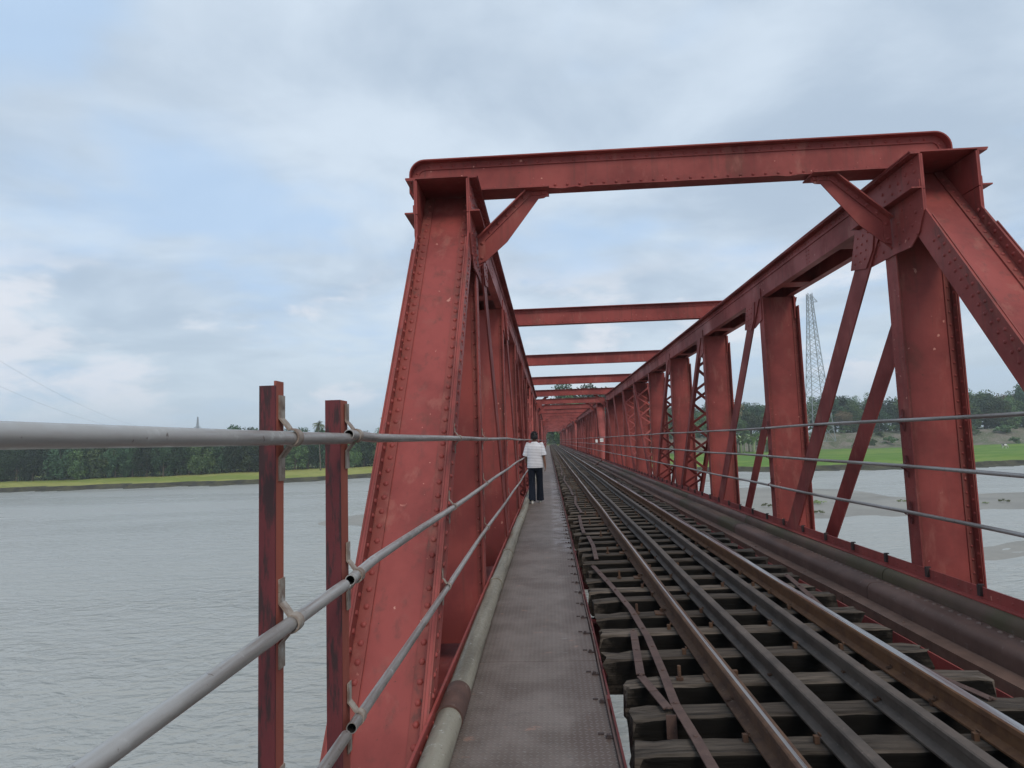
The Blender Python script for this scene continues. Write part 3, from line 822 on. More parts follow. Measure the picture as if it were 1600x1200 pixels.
# ================================================================== WALKWAY
wk = thing('walkway', 'narrow walkway of brown chequered steel plates left of the track', 'walkway', (0, 0, 0))
deckm = {}
y = 4.52-3*2.63; Y_END = YEND+1; ki = 0
bp = MB(); bp.box(-0.675, 0.268, 0.003, 2.627, -0.008, 0.0); plate_me = bp.mesh('deck_plate', [DECK])
bk = MB(); bk.sweep([(0.272, -0.09), (0.282, -0.09), (0.282, 0.022), (0.272, 0.022)], [(0.003*math.sin(v*2.1+1), v, 0.003*math.sin(v*3.3)) for v in rng(0, 2.63, 0.26)]); kerb_me = bk.mesh('kerb_bar', [STRAP])
bc = MB()
for q in range(6):
    yy = 0.16+q*0.44; x = 0.225+0.012*math.sin(q*5)
    bc.box(x, 0.268, yy, yy+0.03, 0.0005, 0.007); bc.box(x+0.005, x+0.025, yy+0.004, yy+0.024, 0.0075, 0.019); bc.box(x-0.035, x-0.005, yy+0.05, yy+0.065, 0.0005, 0.006)
cleat_me = bc.mesh('bolt_cleats', [DARKST])
while y < Y_END:
    p = ob('deck_plate', plate_me, wk, (0, y, 0)); p.rotation_euler = (0, 0, 0)
    ob('kerb_bar', kerb_me, wk, (0, y, 0))
    q = ob('bolt_cleats', cleat_me, p); q['kind'] = 'stuff'
    y += 2.63
b = MB()
for yy in rng(-2.5, Y_END, 1.28): b.box(-0.66, 0.30, yy, yy+0.06, -0.10, -0.0085)
q = ob('cross_bearers', (b, REDD), wk); q['kind'] = 'stuff'

# the approach girder behind the first truss (only its near posts show)
ap = thing('approach_span', 'plain steel girders carrying track and walkway right below the viewer', 'bridge', (0, 0, 0))
for x in (0.72, 2.30):
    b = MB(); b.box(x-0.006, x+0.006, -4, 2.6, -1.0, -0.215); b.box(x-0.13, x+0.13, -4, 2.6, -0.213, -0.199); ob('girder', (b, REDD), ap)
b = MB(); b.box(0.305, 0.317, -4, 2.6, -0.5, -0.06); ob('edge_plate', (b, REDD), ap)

# ================================================================== TRACK
trk = thing('railway_track', 'narrow gauge railway track on worn timber sleepers with inner guard rails', 'railway track', (0, 0, 0))
rr = random.Random(5)
def wob(seed, amp=0.006):
    r = random.Random(seed); ph = [r.uniform(0, 6) for _ in range(3)]
    return lambda y: amp*(math.sin(y*0.55+ph[0])+0.7*math.sin(y*1.21+ph[1])+0.4*math.sin(y*0.23+ph[2]))
def rail(name, x, z0, h, seed, mats, label=None):
    hw, fw = 0.031, 0.055
    prof = [(-fw, 0), (fw, 0), (fw, 0.010), (0.012, 0.026), (0.009, h-0.042), (hw, h-0.030), (hw, h-0.006), (hw-0.007, h), (0.009, h+0.001), (-0.009, h+0.001), (-hw+0.007, h), (-hw, h-0.006), (-hw, h-0.030), (-0.009, h-0.042), (-0.012, 0.026), (-fw, 0.010)]
    mis = [0]*16
    for k in ((8,) if x < 1.5 else (7, 8, 9)): mis[k] = 1
    fx, fz = wob(seed), wob(seed+9, 0.003)
    b = MB(); b.sweep(prof, [(x+fx(y), y, z0+fz(y)) for y in rng(-4, YEND+30, 0.5)], mis=mis)
    o = ob(name, (b, mats, 35), trk); return o
SZ = 0.025
def tilt(x): return 0.012*(x-1.5)
rail('running_rail', 0.975, SZ+0.008, 0.130, 1, [RSIDE, HEAD])
rail('running_rail', 2.035, SZ+0.012, 0.130, 2, [RSIDEO, HEADB])
rail('guard_rail', 1.300, SZ+0.006, 0.118, 3, [GRAIL, GRAIL])
rail('guard_rail', 1.745, SZ+0.008, 0.118, 4, [GRAIL, GRAIL])
# sleepers: a few worn variants, every one an object
def sleeper_mesh(seed):
    r = random.Random(seed); L, Wd, H = 2.15, 0.165, 0.235
    nx = 22; sec = [(-Wd/2, -H), (-Wd/2, -H/2), (-Wd/2, -0.012), (-Wd/2+0.012, 0), (0, 0), (Wd/2-0.012, 0), (Wd/2, -0.012), (Wd/2, -H/2), (Wd/2, -H)]
    vs = []; m = len(sec)
    for i in range(nx+1):
        u = i/nx; x = -L/2+L*u
        e = max(0, 1-min(u, 1-u)*9)
        for (y, z) in sec:
            jx = r.uniform(-0.03, 0.03)*e if i in (0, nx) else 0
            yy = y+r.uniform(-0.004, 0.004)-y*0.10*e*r.random(); zz = z
            if z > -0.02: zz += r.uniform(-0.004, 0.002)-0.022*e*r.random()
            vs.append((x+jx, yy, zz))
    fs = [(i*m+k, i*m+(k+1) % m, (i+1)*m+(k+1) % m, (i+1)*m+k) for i in range(nx) for k in range(m)]
    fs = [f[::-1] for f in fs]
    fs += [tuple(range(m)), tuple(range(nx*m, (nx+1)*m))[::-1]]
    b = MB(); b.add(vs, fs)
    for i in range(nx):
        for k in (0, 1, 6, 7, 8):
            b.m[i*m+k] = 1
    return b.mesh('sleeper', [WOOD, TIMBER_SIDE])
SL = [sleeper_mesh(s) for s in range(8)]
def spikes_mesh(seed):
    r = random.Random(seed); b = MB()
    for x in (0.975, 1.30, 1.745, 2.035):
        for s in (-1, 1):
            if r.random() < 0.12: continue
            xx = x-1.45+s*0.066; yy = r.uniform(-0.04, 0.04)
            b.box(xx-0.012, xx+0.012, yy-0.012, yy+0.012, 0, 0.035); b.box(xx-s*0.028-0.008, xx+0.012, yy-0.014, yy+0.014, 0.0355, 0.046)
    if seed % 3 == 0:
        x0 = 0.845-1.45; b.prism([(x0, -0.05), (x0+0.07, -0.075), (x0+0.12, -0.05), (x0+0.12, 0.05), (x0+0.01, 0.06)], 0.001, 0.012, 'z')
        b.box(x0+0.075, x0+0.095, -0.03, -0.005, 0.0125, 0.045); b.box(x0+0.075, x0+0.095, 0.015, 0.035, 0.0125, 0.04)
        b.tube([(0.70-1.45, 0, 0), (0.70-1.45, 0, 0.085)], 0.011, 8); b.tube([(0.70-1.45, 0, 0.002), (0.70-1.45, 0, 0.018)], 0.024, 6)
    return b.mesh('spikes', [RSIDE])
SPK = [spikes_mesh(s) for s in range(6)]
y = -1.6; n = 0; far = MB(); YS = []
first = [3.27, 3.69, 4.11, 4.62, 5.13, 5.61, 6.15, 6.52, 7.0]
ys = [0.0, 0.47, 0.94, 1.4, 1.88, 2.35, 2.80]+first
while ys[-1] < YEND+25: ys.append(ys[-1]+0.475+rr.uniform(-0.035, 0.035))
for i, yy in enumerate(ys):
    if i < 300:
        yaw = 0.012+rr.uniform(-0.012, 0.012)
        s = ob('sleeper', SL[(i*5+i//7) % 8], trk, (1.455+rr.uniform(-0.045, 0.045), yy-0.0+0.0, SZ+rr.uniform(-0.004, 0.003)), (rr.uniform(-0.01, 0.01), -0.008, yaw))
        if i < 130:
            q = ob('spikes', SPK[(i*7) % 6], s); q['kind'] = 'stuff'
    else: far.box(0.38, 2.53, yy-0.088, yy+0.088, SZ-0.2, SZ)
ob('far_sleepers', (far, WOOD), trk, kind='stuff')
# flat iron straps nailed over the sleeper ends
def strap(pts, w=0.052):
    P = []
    for (x0, y0), (x1, y1) in zip(pts, pts[1:]):
        k = max(2, int(math.hypot(x1-x0, y1-y0)/0.2))
        for j in range(k): P.append((x0+(x1-x0)*j/k, y0+(y1-y0)*j/k))
    P.append(pts[-1]); b = MB()
    for (x0, y0), (x1, y1) in zip(P, P[1:]):
        b.beam((x0, y0-0.004, SZ+0.012+rr.uniform(0, .003)), (x1, y1+0.004, SZ+0.012+rr.uniform(0, .003)), w, 0.007)
    for x, y_ in P[::2]: b.rivet((x, y_, SZ+0.018), (0, 0, 1), 0.013)
    return ob('iron_strap', (b, STRAP), trk)
s_ = strap([(0.69, 2.4), (0.66, 3.3), (0.64, 3.7), (0.66, 4.2), (0.675, 4.9), (0.65, 5.7), (0.57, 6.6), (0.46, 7.6)])
strap([(0.59, 5.05), (0.515, 4.14)]); strap([(0.515, 4.12), (0.59, 3.63)])
b = MB(); b.box(0.565, 0.62, 3.555, 3.562, SZ-0.11, SZ+0.012); ob('iron_strap', (b, STRAP), trk)
strap([(0.53, 8.0), (0.56, 9.0), (0.545, 9.9)]); strap([(0.50, 10.2), (0.505, 11.2), (0.54, 12.6)]); 
yq = 13.0
while yq < 120:
    L = rr.uniform(3, 6); a = rr.uniform(0.48, 0.66); strap([(a, yq), (a+rr.uniform(-.05, .05), yq+L/2), (rr.uniform(0.48, 0.66), yq+L)])
    a = rr.uniform(2.2, 2.4); strap([(a, yq), (rr.uniform(2.2, 2.4), yq+L)]); yq += L+0.2
strap([(2.33, 3.72), (2.26, 4.0), (2.23, 4.25), (2.20, 4.6), (2.21, 5.5), (2.34, 6.4), (2.40, 6.9)]); strap([(2.22, 6.9), (2.26, 8.4), (2.30, 10.1)]); strap([(2.25, 10.2), (2.30, 12.8)])

# ================================================================== ZINC PIPE ON THE WALKWAY
pp = thing('service_pipe', 'thick grey-green service pipe lying along the left edge of the walkway', 'pipe', (0, 0, 0))
px, pr = -0.571, 0.068
cuts = [-3, 3.45, 6.58, 8.3, 11.8]
while cuts[-1] < YEND-4: cuts.append(cuts[-1]+5.8)
fx = wob(21, 0.006)
for k, (a, c) in enumerate(zip(cuts, cuts[1:])):
    b = MB(); b.tube([(px+fx(v), v, pr+0.002) for v in rng(a+0.01, c-0.01, 0.5)], pr, 20)
    ob('pipe_length', (b, WPIPE, 50), pp)
    b = MB()
    if k == 0: b.tube([(px+fx(c), c-0.02, pr+0.006), (px+fx(c), c+0.33, pr+0.006)], pr+0.0065, 22); ob('coupling_sleeve', (b, RUST, 50), pp, label='brown coupling sleeve')
    else: b.tube([(px+fx(c), c-0.05, pr+0.006), (px+fx(c), c+0.03, pr+0.006)], pr+0.006, 20); ob('coupling_ring', (b, WPIPE, 50), pp)

# ================================================================== HANDRAILS
def pipe_path(x, z, y0, y1, seed, amp=0.006):
    f, g = wob(seed, amp), wob(seed+50, amp)
    return [(x+f(y_), y_, z+g(y_)) for y_ in rng(y0, y1, 0.45)]
def hollow(b, pts, r, n=14):
    b.tube(pts, r, n, cap=False)
    # end rim and dark inside at both ends
    for e, (p, q) in ((0, (pts[0], pts[1])), (1, (pts[-1], pts[-2]))):
        d = (Vector(q)-Vector(p)).normalized(); _, u, v = rot_frame(d); vs = []
        for rr_, dd in ((r, 0), (r*0.82, 0), (r*0.82, 0.06)):
            for k in range(n):
                a = 2*PI*k/n; vs.append(Vector(p)+(u*math.cos(a)+v*math.sin(a))*rr_+d*dd)
        b.add(vs, [(k, (k+1) % n, n+(k+1) % n, n+k) for k in range(n)], 0)
        b.add(vs, [(n+k, n+(k+1) % n, 2*n+(k+1) % n, 2*n+k) for k in range(n)]+[tuple(range(2*n, 3*n))], 1)
def clamp_mesh(r=0.0175, face=-1, gap=0.013):
    """flat strap bent round a pipe; local: pipe centre at origin, plate surface at x=face*(r+gap)"""
    xs = face*(r+gap); t = 0.0045; ro = r+0.001
    path = [(xs, 0.105), (xs, 0.048), (xs*0.62, 0.034)]
    for k in range(9):
        a = rad(112)-rad(224)*k/8; path.append((-face*ro*math.cos(a)*1.0, ro*math.sin(a)))
    path += [(xs*0.62, -0.034), (xs, -0.048), (xs, -0.105)]
    b = MB(); prof = []
    V = [Vector(p) for p in path]; off = []
    for i, p in enumerate(V):
        d = (V[min(i+1, len(V)-1)]-V[max(i-1, 0)]).normalized(); nn = Vector((d.y, -d.x))
        if (nn.x < 0) == (face < 0): nn = -nn
        off.append(p+nn*t)
    n = len(V); vs = [(p.x, y_, p.y) for y_ in (-0.016, 0.016) for p in V]+[(p.x, y_, p.y) for y_ in (-0.016, 0.016) for p in off]
    fs = []
    for i in range(n-1): fs += [(i, n+i, n+i+1, i+1), (2*n+i, 2*n+i+1, 3*n+i+1, 3*n+i), (i, i+1, 2*n+i+1, 2*n+i), (n+i, 3*n+i, 3*n+i+1, n+i+1)]
    fs += [(0, 2*n, 3*n, n), (n-1, 2*n-1, 4*n-1, 3*n-1)]
    b.add(vs, fs); return b.mesh('clamp', [CLAMP], 40)
CL_L, CL_R = clamp_mesh(face=-1), clamp_mesh(face=1); CL_R.materials[0] = REDD
DARKIN = m_plain('dark_pipe_inside', (0.01, 0.01, 0.01), 0.9)
ZL = (0.655, 1.090, 1.535); ZR = (0.70, 1.14, 1.585); PR = 0.0165
def post_mesh(w_, d_, h, notch):
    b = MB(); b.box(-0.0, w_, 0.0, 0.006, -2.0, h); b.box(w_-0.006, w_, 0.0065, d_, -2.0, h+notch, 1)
    return b
hr = thing('handrail', 'near length of galvanised pipe handrail held by two stained red posts', 'handrail', (0, 0, 0))
pA = ob('post', (post_mesh(0.040, 0.050, 1.655, 0.012), [POST, POST_LIT]), hr, (-0.701, 1.522, 0))
pB = ob('post', (post_mesh(0.048, 0.075, 1.650, 0.0), [POST, POST_LIT]), hr, (-0.708, 2.005, 0), label='right, more heavily blackened post')
for i, z in enumerate(ZL):
    ends = (1.955, 1.95, 2.0)[i]
    b = MB(); hollow(b, pipe_path(-0.632, z-0.008, -1.5, ends, 70+i, 0.002), PR+0.0005); ob('rail_pipe', (b, [GALV, DARKIN], 50), hr)
    ob('clamp', CL_L, hr, (-0.631, 1.556, z-0.008))
    ob('clamp', CL_L, hr, (-0.627, 2.062, z))
h2 = thing('handrail', 'galvanised pipe handrail clamped along the left truss of the nearest span', 'handrail', (0, 0, 0), 'handrails on the trusses')
h3 = thing('handrail', 'galvanised pipe handrail clamped along the right truss of the nearest span', 'handrail', (0, 0, 0), 'handrails on the trusses')
for i, z in enumerate(ZL):
    b = MB(); hollow(b, [(-0.622, 1.975, z+0.003)]+pipe_path(-0.630, z, 2.3, 41.8, 80+i, 0.005), PR); ob('rail_pipe', (b, [GALV, DARKIN], 50), h2)
    b = MB(); hollow(b, pipe_path(3.405, ZR[i], -2.5, 41.8, 90+i, 0.006), PR+0.001); ob('rail_pipe', (b, [GALV, DARKIN], 50), h3)
    ob('clamp', CL_L, h2, (-0.630, EB+z/1.38+0.12, z))
    ob('clamp', CL_R, h3, (3.405, EB+z/1.38+0.12, ZR[i]))
    for k in range(9):
        ob('clamp', CL_L, h2, (-0.634, YC0+k*PITCH, z)); ob('clamp', CL_R, h3, (3.412, YC0+k*PITCH, ZR[i]))
for nm, x, zs, kk in (('left', -0.630, ZL, 0), ('right', 3.405, ZR, 1)):
    t_ = thing('handrail', 'thin pipe handrail continuing along the %s trusses of the farther spans' % nm, 'handrail', (0, 0, 0), 'handrails on the trusses')
    for i, z in enumerate(zs):
        b = MB(); b.tube(pipe_path(x, z, 42.0, YEND, 120+i+kk*9, 0.006), PR, 8); ob('rail_pipe', (b, GALV, 50), t_)

# ================================================================== PERSON
def loft(b, rings, n=18, cap=True, mi=0):
    vs = []
    for (cx, cy, cz, rx, ry) in rings:
        for k in range(n):
            a = 2*PI*k/n; vs.append((cx+rx*math.cos(a), cy+ry*math.sin(a), cz))
    m = len(rings)
    fs = [(i*n+k, i*n+(k+1) % n, (i+1)*n+(k+1) % n, (i+1)*n+k) for i in range(m-1) for k in range(n)]
    if rings[0][2] > rings[-1][2]: fs = [f[::-1] for f in fs]
    if cap: fs += [tuple(range(n))[::-1], tuple(range((m-1)*n, m*n))]
    b.add(vs, fs, mi)
SKIN = m_plain('brown_skin', (0.22, 0.11, 0.07), 0.55); HAIR = m_plain('black_hair', (0.008, 0.007, 0.008), 0.5, 0, 0.4, 60)
def m_cloth(name, base, stripe=None):
    m, t, b, p = mat(name, 0.9, 0, 0.15)
    tcn = t.n.new('ShaderNodeTexCoord'); s = t.n.new('ShaderNodeSeparateXYZ'); t.link(tcn.outputs['Object'], s.inputs[0])
    n = t.noise(tcn.outputs['Object'], 9, 4, 0.6)
    k = t.mix(n, tuple(c*0.85 for c in base), base)
    if stripe:
        z = t.math('ADD', s.outputs[2], t.math('MULTIPLY', n, 0.008))
        f = t.math('ABSOLUTE', t.math('SUBTRACT', t.math('FRACT', t.math('MULTIPLY', z, 27.0)), 0.5))
        k = t.mix(t.ramp(f, 0.35, 0.44), k, stripe)
    col(t, b, k); bump(t, b, t.noise(tcn.outputs['Object'], 12, 3, 0.6), 0.7, 0.02)
    return m
SHIRT = m_cloth('white_striped_cotton', (0.84, 0.85, 0.89), (0.30, 0.30, 0.34)); JEANS = m_cloth('dark_navy_denim', (0.012, 0.016, 0.027))
per = thing('person', 'person walking away along the walkway in striped white T-shirt and dark trousers', 'person', (-0.345, 15.67, 0.0), rot=(0, 0, rad(-2)))
def skin_body():
    V = {}; E = []
    def v(n, p, r): V[n] = (len(V), p, r)
    def e(*a):
        for x, y_ in zip(a, a[1:]): E.append((V[x][0], V[y_][0]))
    v('pel', (0, 0, 0.92), .12); v('waist', (0, 0.0, 1.08), .11); v('chest', (0, 0.0, 1.28), .125); v('neck0', (0, -0.005, 1.405), .065); v('neck', (0, 0.01, 1.475), .05)
    v('jaw', (0, 0.025, 1.545), .066); v('head', (0, 0.015, 1.605), .082); v('crown', (0, 0.005, 1.645), .06)
    v('nose', (0, 0.105, 1.575), .012)
    for s, n in ((-1, 'l'), (1, 'r')): v('ear'+n, (s*0.083, 0.01, 1.575), .016)
    e('pel', 'waist', 'chest', 'neck0', 'neck', 'jaw', 'head', 'crown'); e('head', 'nose'); e('head', 'earl'); e('head', 'earr')
    arm = {'l': [(-.175, 0, 1.37), (-.245, 0.03, 1.12), (-.235, 0.17, 0.98), (-.225, 0.235, 0.97)], 'r': [(.175, 0, 1.37), (.235, -0.02, 1.12), (.262, 0.01, 0.90), (.262, 0.018, 0.845)]}
    for n, s in (('l', -1), ('r', 1)):
        A = arm[n]
        v('sh'+n, A[0], .052); v('el'+n, A[1], .040); v('wr'+n, A[2], .027); v('pa'+n, A[3], .030)
        e('chest', 'sh'+n, 'el'+n, 'wr'+n, 'pa'+n)
        dv = Vector(A[3])-Vector(A[2]); dv.normalize(); w_ = Vector((0, 1, 0)) if n == 'r' else Vector((0.3, 0, 1))
        w_ = (w_-dv*w_.dot(dv)).normalized()
        for q, (o_, L) in enumerate(((-.024, .062), (-.008, .074), (.008, .07), (.022, .055))):
            p1 = Vector(A[3])+w_*o_*1.1+dv*0.03; p2 = p1+dv*L*0.5+Vector((-s*0.006, 0, 0)); p3 = p2+dv*L*0.4+Vector((-s*0.018, 0, 0))
            v('f%s%da' % (n, q), tuple(p1), .0095); v('f%s%db' % (n, q), tuple(p2), .0088); v('f%s%dc' % (n, q), tuple(p3), .0075)
            e('pa'+n, 'f%s%da' % (n, q), 'f%s%db' % (n, q), 'f%s%dc' % (n, q))
        p1 = Vector(A[3])+w_*0.034-dv*0.005; p2 = p1+w_*0.014+dv*0.03
        v('t%sa' % n, tuple(p1), .011); v('t%sb' % n, tuple(p2), .009); e('pa'+n, 't%sa' % n, 't%sb' % n)
    leg = {'l': [(-.09, 0, .88), (-.10, 0.02, .49), (-.10, -0.13, .10), (-.10, -0.02, .045)], 'r': [(.09, 0, .88), (.10, 0.10, .50), (.095, 0.16, .09), (.10, 0.28, .04)]}
    for n in 'lr':
        L = leg[n]; v('hp'+n, L[0], .085); v('kn'+n, L[1], .055); v('an'+n, L[2], .038); v('to'+n, L[3], .032)
        e('pel', 'hp'+n, 'kn'+n, 'an'+n, 'to'+n)
    me = bpy.data.meshes.new('body'); me.from_pydata([x[1] for x in V.values()], E, []); me.materials.append(SKIN)
    o = ob('body', me, per)
    sk = o.modifiers.new('skin', 'SKIN')
    if not me.skin_vertices: me.skin_vertices.new()
    for i, x in enumerate(V.values()):
        me.skin_vertices[0].data[i].radius = (x[2], x[2])
    me.skin_vertices[0].data[0].use_root = True
    sk.use_smooth_shade = True
    sb = o.modifiers.new('sub', 'SUBSURF'); sb.levels = 2; sb.render_levels = 2
    return leg, arm
LEG, ARM = skin_body()
def limb(b, pts, radii, n=16):
    b.tube(pts, 0.1, n, cap=True, radii=radii)
b = MB()
loft(b, [(0, 0, .845, .205, .135), (0, 0, .86, .212, .142), (0, 0, .95, .205, .138), (0, 0, 1.08, .198, .130), (0, -.005, 1.22, .212, .135), (0, -.008, 1.33, .222, .135), (0, -.006, 1.39, .205, .118), (0, 0, 1.43, .140, .090), (0, .003, 1.465, .078, .068), (0, .004, 1.478, .068, .062)], 24)
for n in 'lr':
    a, c = Vector(ARM[n][0]), Vector(ARM[n][1])
    limb(b, [a+Vector((0, 0, .02))-(c-a)*0.25, a+(c-a)*0.1, a+(c-a)*0.5, a+(c-a)*0.86, a+(c-a)*0.92], [.055, .078, .080, .086, .084])
sh = ob('t_shirt', (b, SHIRT, 60), per)
b = MB()
loft(b, [(0, 0, .96, .175, .12), (0, 0, .90, .185, .128), (0, 0, .82, .180, .125), (0, 0, .78, .12, .10)], 20)
for n in 'lr':
    L = [Vector(p) for p in LEG[n]]
    limb(b, [L[0]+Vector((0, 0, .02)), L[0].lerp(L[1], .3), L[0].lerp(L[1], .7), L[1], L[1].lerp(L[2], .4), L[1].lerp(L[2], .8), L[2]+Vector((0, 0, -.03))], [.098, .098, .088, .082, .085, .092, .096])
ob('trousers', (b, JEANS, 60), per)
b = MB(); vs = []; hr_ = random.Random(2)
n, m = 22, 11
for i in range(m+1):
    th = (0.02+0.66*i/m)*PI
    for k in range(n):
        a = 2*PI*k/n; front = max(0, math.sin(a))
        zz = math.cos(th)
        r_ = 1+hr_.uniform(-.05, .10)+(0.10 if i < 5 else 0)
        z_ = 1.595+0.112*zz*r_
        if front > 0.5 and z_ < 1.60: z_ = 1.60+0.03*zz
        vs.append((0.098*math.sin(th)*math.cos(a)*r_, -0.004+0.106*math.sin(th)*math.sin(a)*r_, z_))
b.add(vs, [(i*n+k, (i+1)*n+k, (i+1)*n+(k+1) % n, i*n+(k+1) % n) for i in range(m) for k in range(n)]+[tuple(range(n))])
for k in range(90):
    a = hr_.uniform(0, 2*PI); th = hr_.uniform(0, 1.15); d = Vector((math.sin(th)*math.cos(a), math.sin(th)*math.sin(a), math.cos(th)))
    p = Vector((0, -.004, 1.60))+Vector((d.x*.09, d.y*.10, d.z*.105)); q = p+(d+Vector((hr_.uniform(-.5, .5), hr_.uniform(-.5, .3), .2)))*0.028
    b.tube([p, q], 0.008, 5, radii=[0.010, 0.002])
ob('hair', (b, HAIR, 70), per)
EYE = m_plain('eye_white', (0.7, 0.7, 0.68), 0.3); PALE = m_plain('pale_shoe_rubber', (0.55, 0.54, 0.50), 0.7)
for s in (-1, 1):
    b = MB(); loft(b, [(s*.031, .082, 1.588, .004, .004), (s*.031, .084, 1.593, .011, .010), (s*.031, .084, 1.599, .011, .010), (s*.031, .082, 1.604, .004, .004)], 10); ob('eye', (b, EYE, 60), per)
for n in 'lr':
    a, c = Vector(LEG[n][2]), Vector(LEG[n][3]); b = MB()
    hy = a.y-0.07; lift = 0.055 if n == 'r' else 0.0
    lift = 0
    loft(b, [(a.x, a.y+.055, 0.003+lift, .042, .125), (a.x, a.y+.055, .022+lift, .046, .132), (a.x, a.y+.055, .05+lift, .044, .125), (a.x, a.y+.02, .085+lift, .040, .075)], 16)
    ob('shoe', (b, PALE, 60), per)

per.scale = (0.93, 0.95, 1.0)
# ================================================================== TREES
def crown_mesh(name, seed, rx, rz, cz, n_cl, n_leaf, leaf, m, low=-0.8):
    r = np.random.RandomState(seed); V = []; 
    cs = []
    while len(cs) < n_cl:
        d = r.normal(size=3); d /= np.linalg.norm(d)
        if d[2] < low: continue
        q = 0.45+0.5*r.rand()**0.6
        cs.append((d*q*np.array([rx, rx, rz]), 0.22+0.22*r.rand()))
    per_ = n_leaf//n_cl; P = []
    for c, s in cs:
        d = r.normal(size=(per_, 3)); d /= np.linalg.norm(d, axis=1)[:, None]
        P.append(c+d*(r.rand(per_, 1)**0.4)*s*np.array([rx, rx, rz*0.8]))
    P = np.concatenate(P); P[:, 2] += cz; N = len(P)
    a = r.normal(size=(N, 3)); a /= np.linalg.norm(a, axis=1)[:, None]
    b_ = r.normal(size=(N, 3)); b_ -= a*(a*b_).sum(1)[:, None]; b_ /= np.linalg.norm(b_, axis=1)[:, None]
    s = leaf*(0.6+0.8*r.rand(N, 1))
    quad = np.stack([P-a*s, P-b_*s*0.6, P+a*s, P+b_*s*0.6], 1).reshape(-1, 3)
    me = bpy.data.meshes.new(name); me.vertices.add(len(quad)); me.vertices.foreach_set('co', quad.astype(np.float32).ravel())
    me.loops.add(N*4); me.loops.foreach_set('vertex_index', np.arange(N*4, dtype=np.int32)); me.polygons.add(N)
    me.polygons.foreach_set('loop_start', np.arange(0, N*4, 4, dtype=np.int32)); me.update(calc_edges=True); me.materials.append(m)
    return me, [c+np.array([0, 0, cz]) for c, _ in cs[:7]]
def trunk_mesh(seed, h, tips, r0):
    r = random.Random(seed); b = MB()
    top = Vector((r.uniform(-.4, .4), r.uniform(-.4, .4), h))
    b.tube([(0, 0, -0.6), Vector((0.1, 0, h*0.35)), Vector((top.x*0.6, top.y*.6, h*0.7)), top], r0, 8, radii=[r0*1.2, r0*0.9, r0*0.7, r0*0.4])
    for c in tips:
        c = Vector(c); z = max(h*0.35, min(h*0.8, c.z*0.55)); p = Vector((top.x*.4, top.y*.4, z))
        b.tube([p, p.lerp(c, .5)+Vector((0, 0, .3)), c], r0*0.3, 6, radii=[r0*0.42, r0*0.28, r0*0.1])
    return b.mesh('trunk', [BARK], 50)
KINDS = []
for k, (h, rx, rz, cz, ncl, nl, lf, m) in enumerate([
        (8.0, 4.6, 5.2, 8.0, 34, 4200, 0.26, LEAF), (9.0, 4.0, 6.2, 7.6, 30, 4000, 0.25, LEAF), (7.0, 5.4, 4.4, 7.4, 36, 4400, 0.27, LEAF2),
        (8.5, 4.4, 5.6, 7.6, 30, 3800, 0.24, LEAF2), (7.5, 4.6, 4.6, 8.2, 28, 3400, 0.24, LEAFB), (5.0, 5.0, 5.5, 5.2, 34, 4400, 0.27, LEAF), (8.0, 4.3, 7.4, 6.6, 46, 6200, 0.27, LEAF), (7.0, 4.8, 6.6, 6.0, 46, 6000, 0.27, LEAF2)]):
    me, tips = crown_mesh('crown', 40+k, rx, rz, cz, ncl, nl, lf, m)
    KINDS.append((me, trunk_mesh(k, h, tips, 0.30)))
tr = random.Random(77)
NTREE = 0
def tree(k, x, y_, z, s, label, group, sz=1.0):
    global NTREE
    t_ = thing('broadleaf_tree', label, 'tree', (x, y_, z), group, (0, 0, tr.uniform(0, 6.28)))
    t_.scale = (s, s, s*sz); ob('crown', KINDS[k][0], t_); ob('trunk', KINDS[k][1], t_); NTREE += 1
    return t_
def gz(x, y_): return hgt(x, y_-shore(x))
def px_of(x, y_, z=0.0):
    d = x*_ex+y_*_ey+(z-1.5)*_up; return CX+F*d[0]/d[2]
def zone_l(p):
    for lim, t in ((-60, 'beyond the left picture edge'), (60, 'at the very left edge'), (130, 'near the left picture edge'), (210, 'below the thick top rail'), (270, 'below the faint flat-topped pylon'), (335, 'below the tiny pointed pylon'),
                   (403, 'just left of the first red post'), (445, 'hidden behind the first red post'), (475, 'just right of the first red post'), (512, 'just left of the second red post'), (548, 'hidden behind the second red post'), (600, 'right of the second red post')):
        if p < lim: return t
    return 'masked by the left truss'
def zone_r(p):
    for lim, t in ((1120, 'behind the far right columns'), (1170, 'left of the second column'), (1200, 'close beside the second column'), (1256, 'masked by the second column'), (1290, 'at the foot of the lattice pylon'), (1330, 'just right of the lattice pylon'),
                   (1375, 'between the two leaning bars'), (1405, 'just left of the nearest column'), (1510, 'masked by the nearest column'), (1545, 'just right of the nearest column'), (1585, 'between nearest column and end post'), (1640, 'at the right picture edge')):
        if p < lim: return t
    return 'beyond the right picture edge'
LOOK = {0: 'dark open-crowned', 1: 'dark narrow-crowned', 2: 'green broad-crowned', 3: 'green oval-crowned', 4: 'brownish sparse', 5: 'dark low-branched', 6: 'dark thicket-like', 7: 'green thicket-like'}
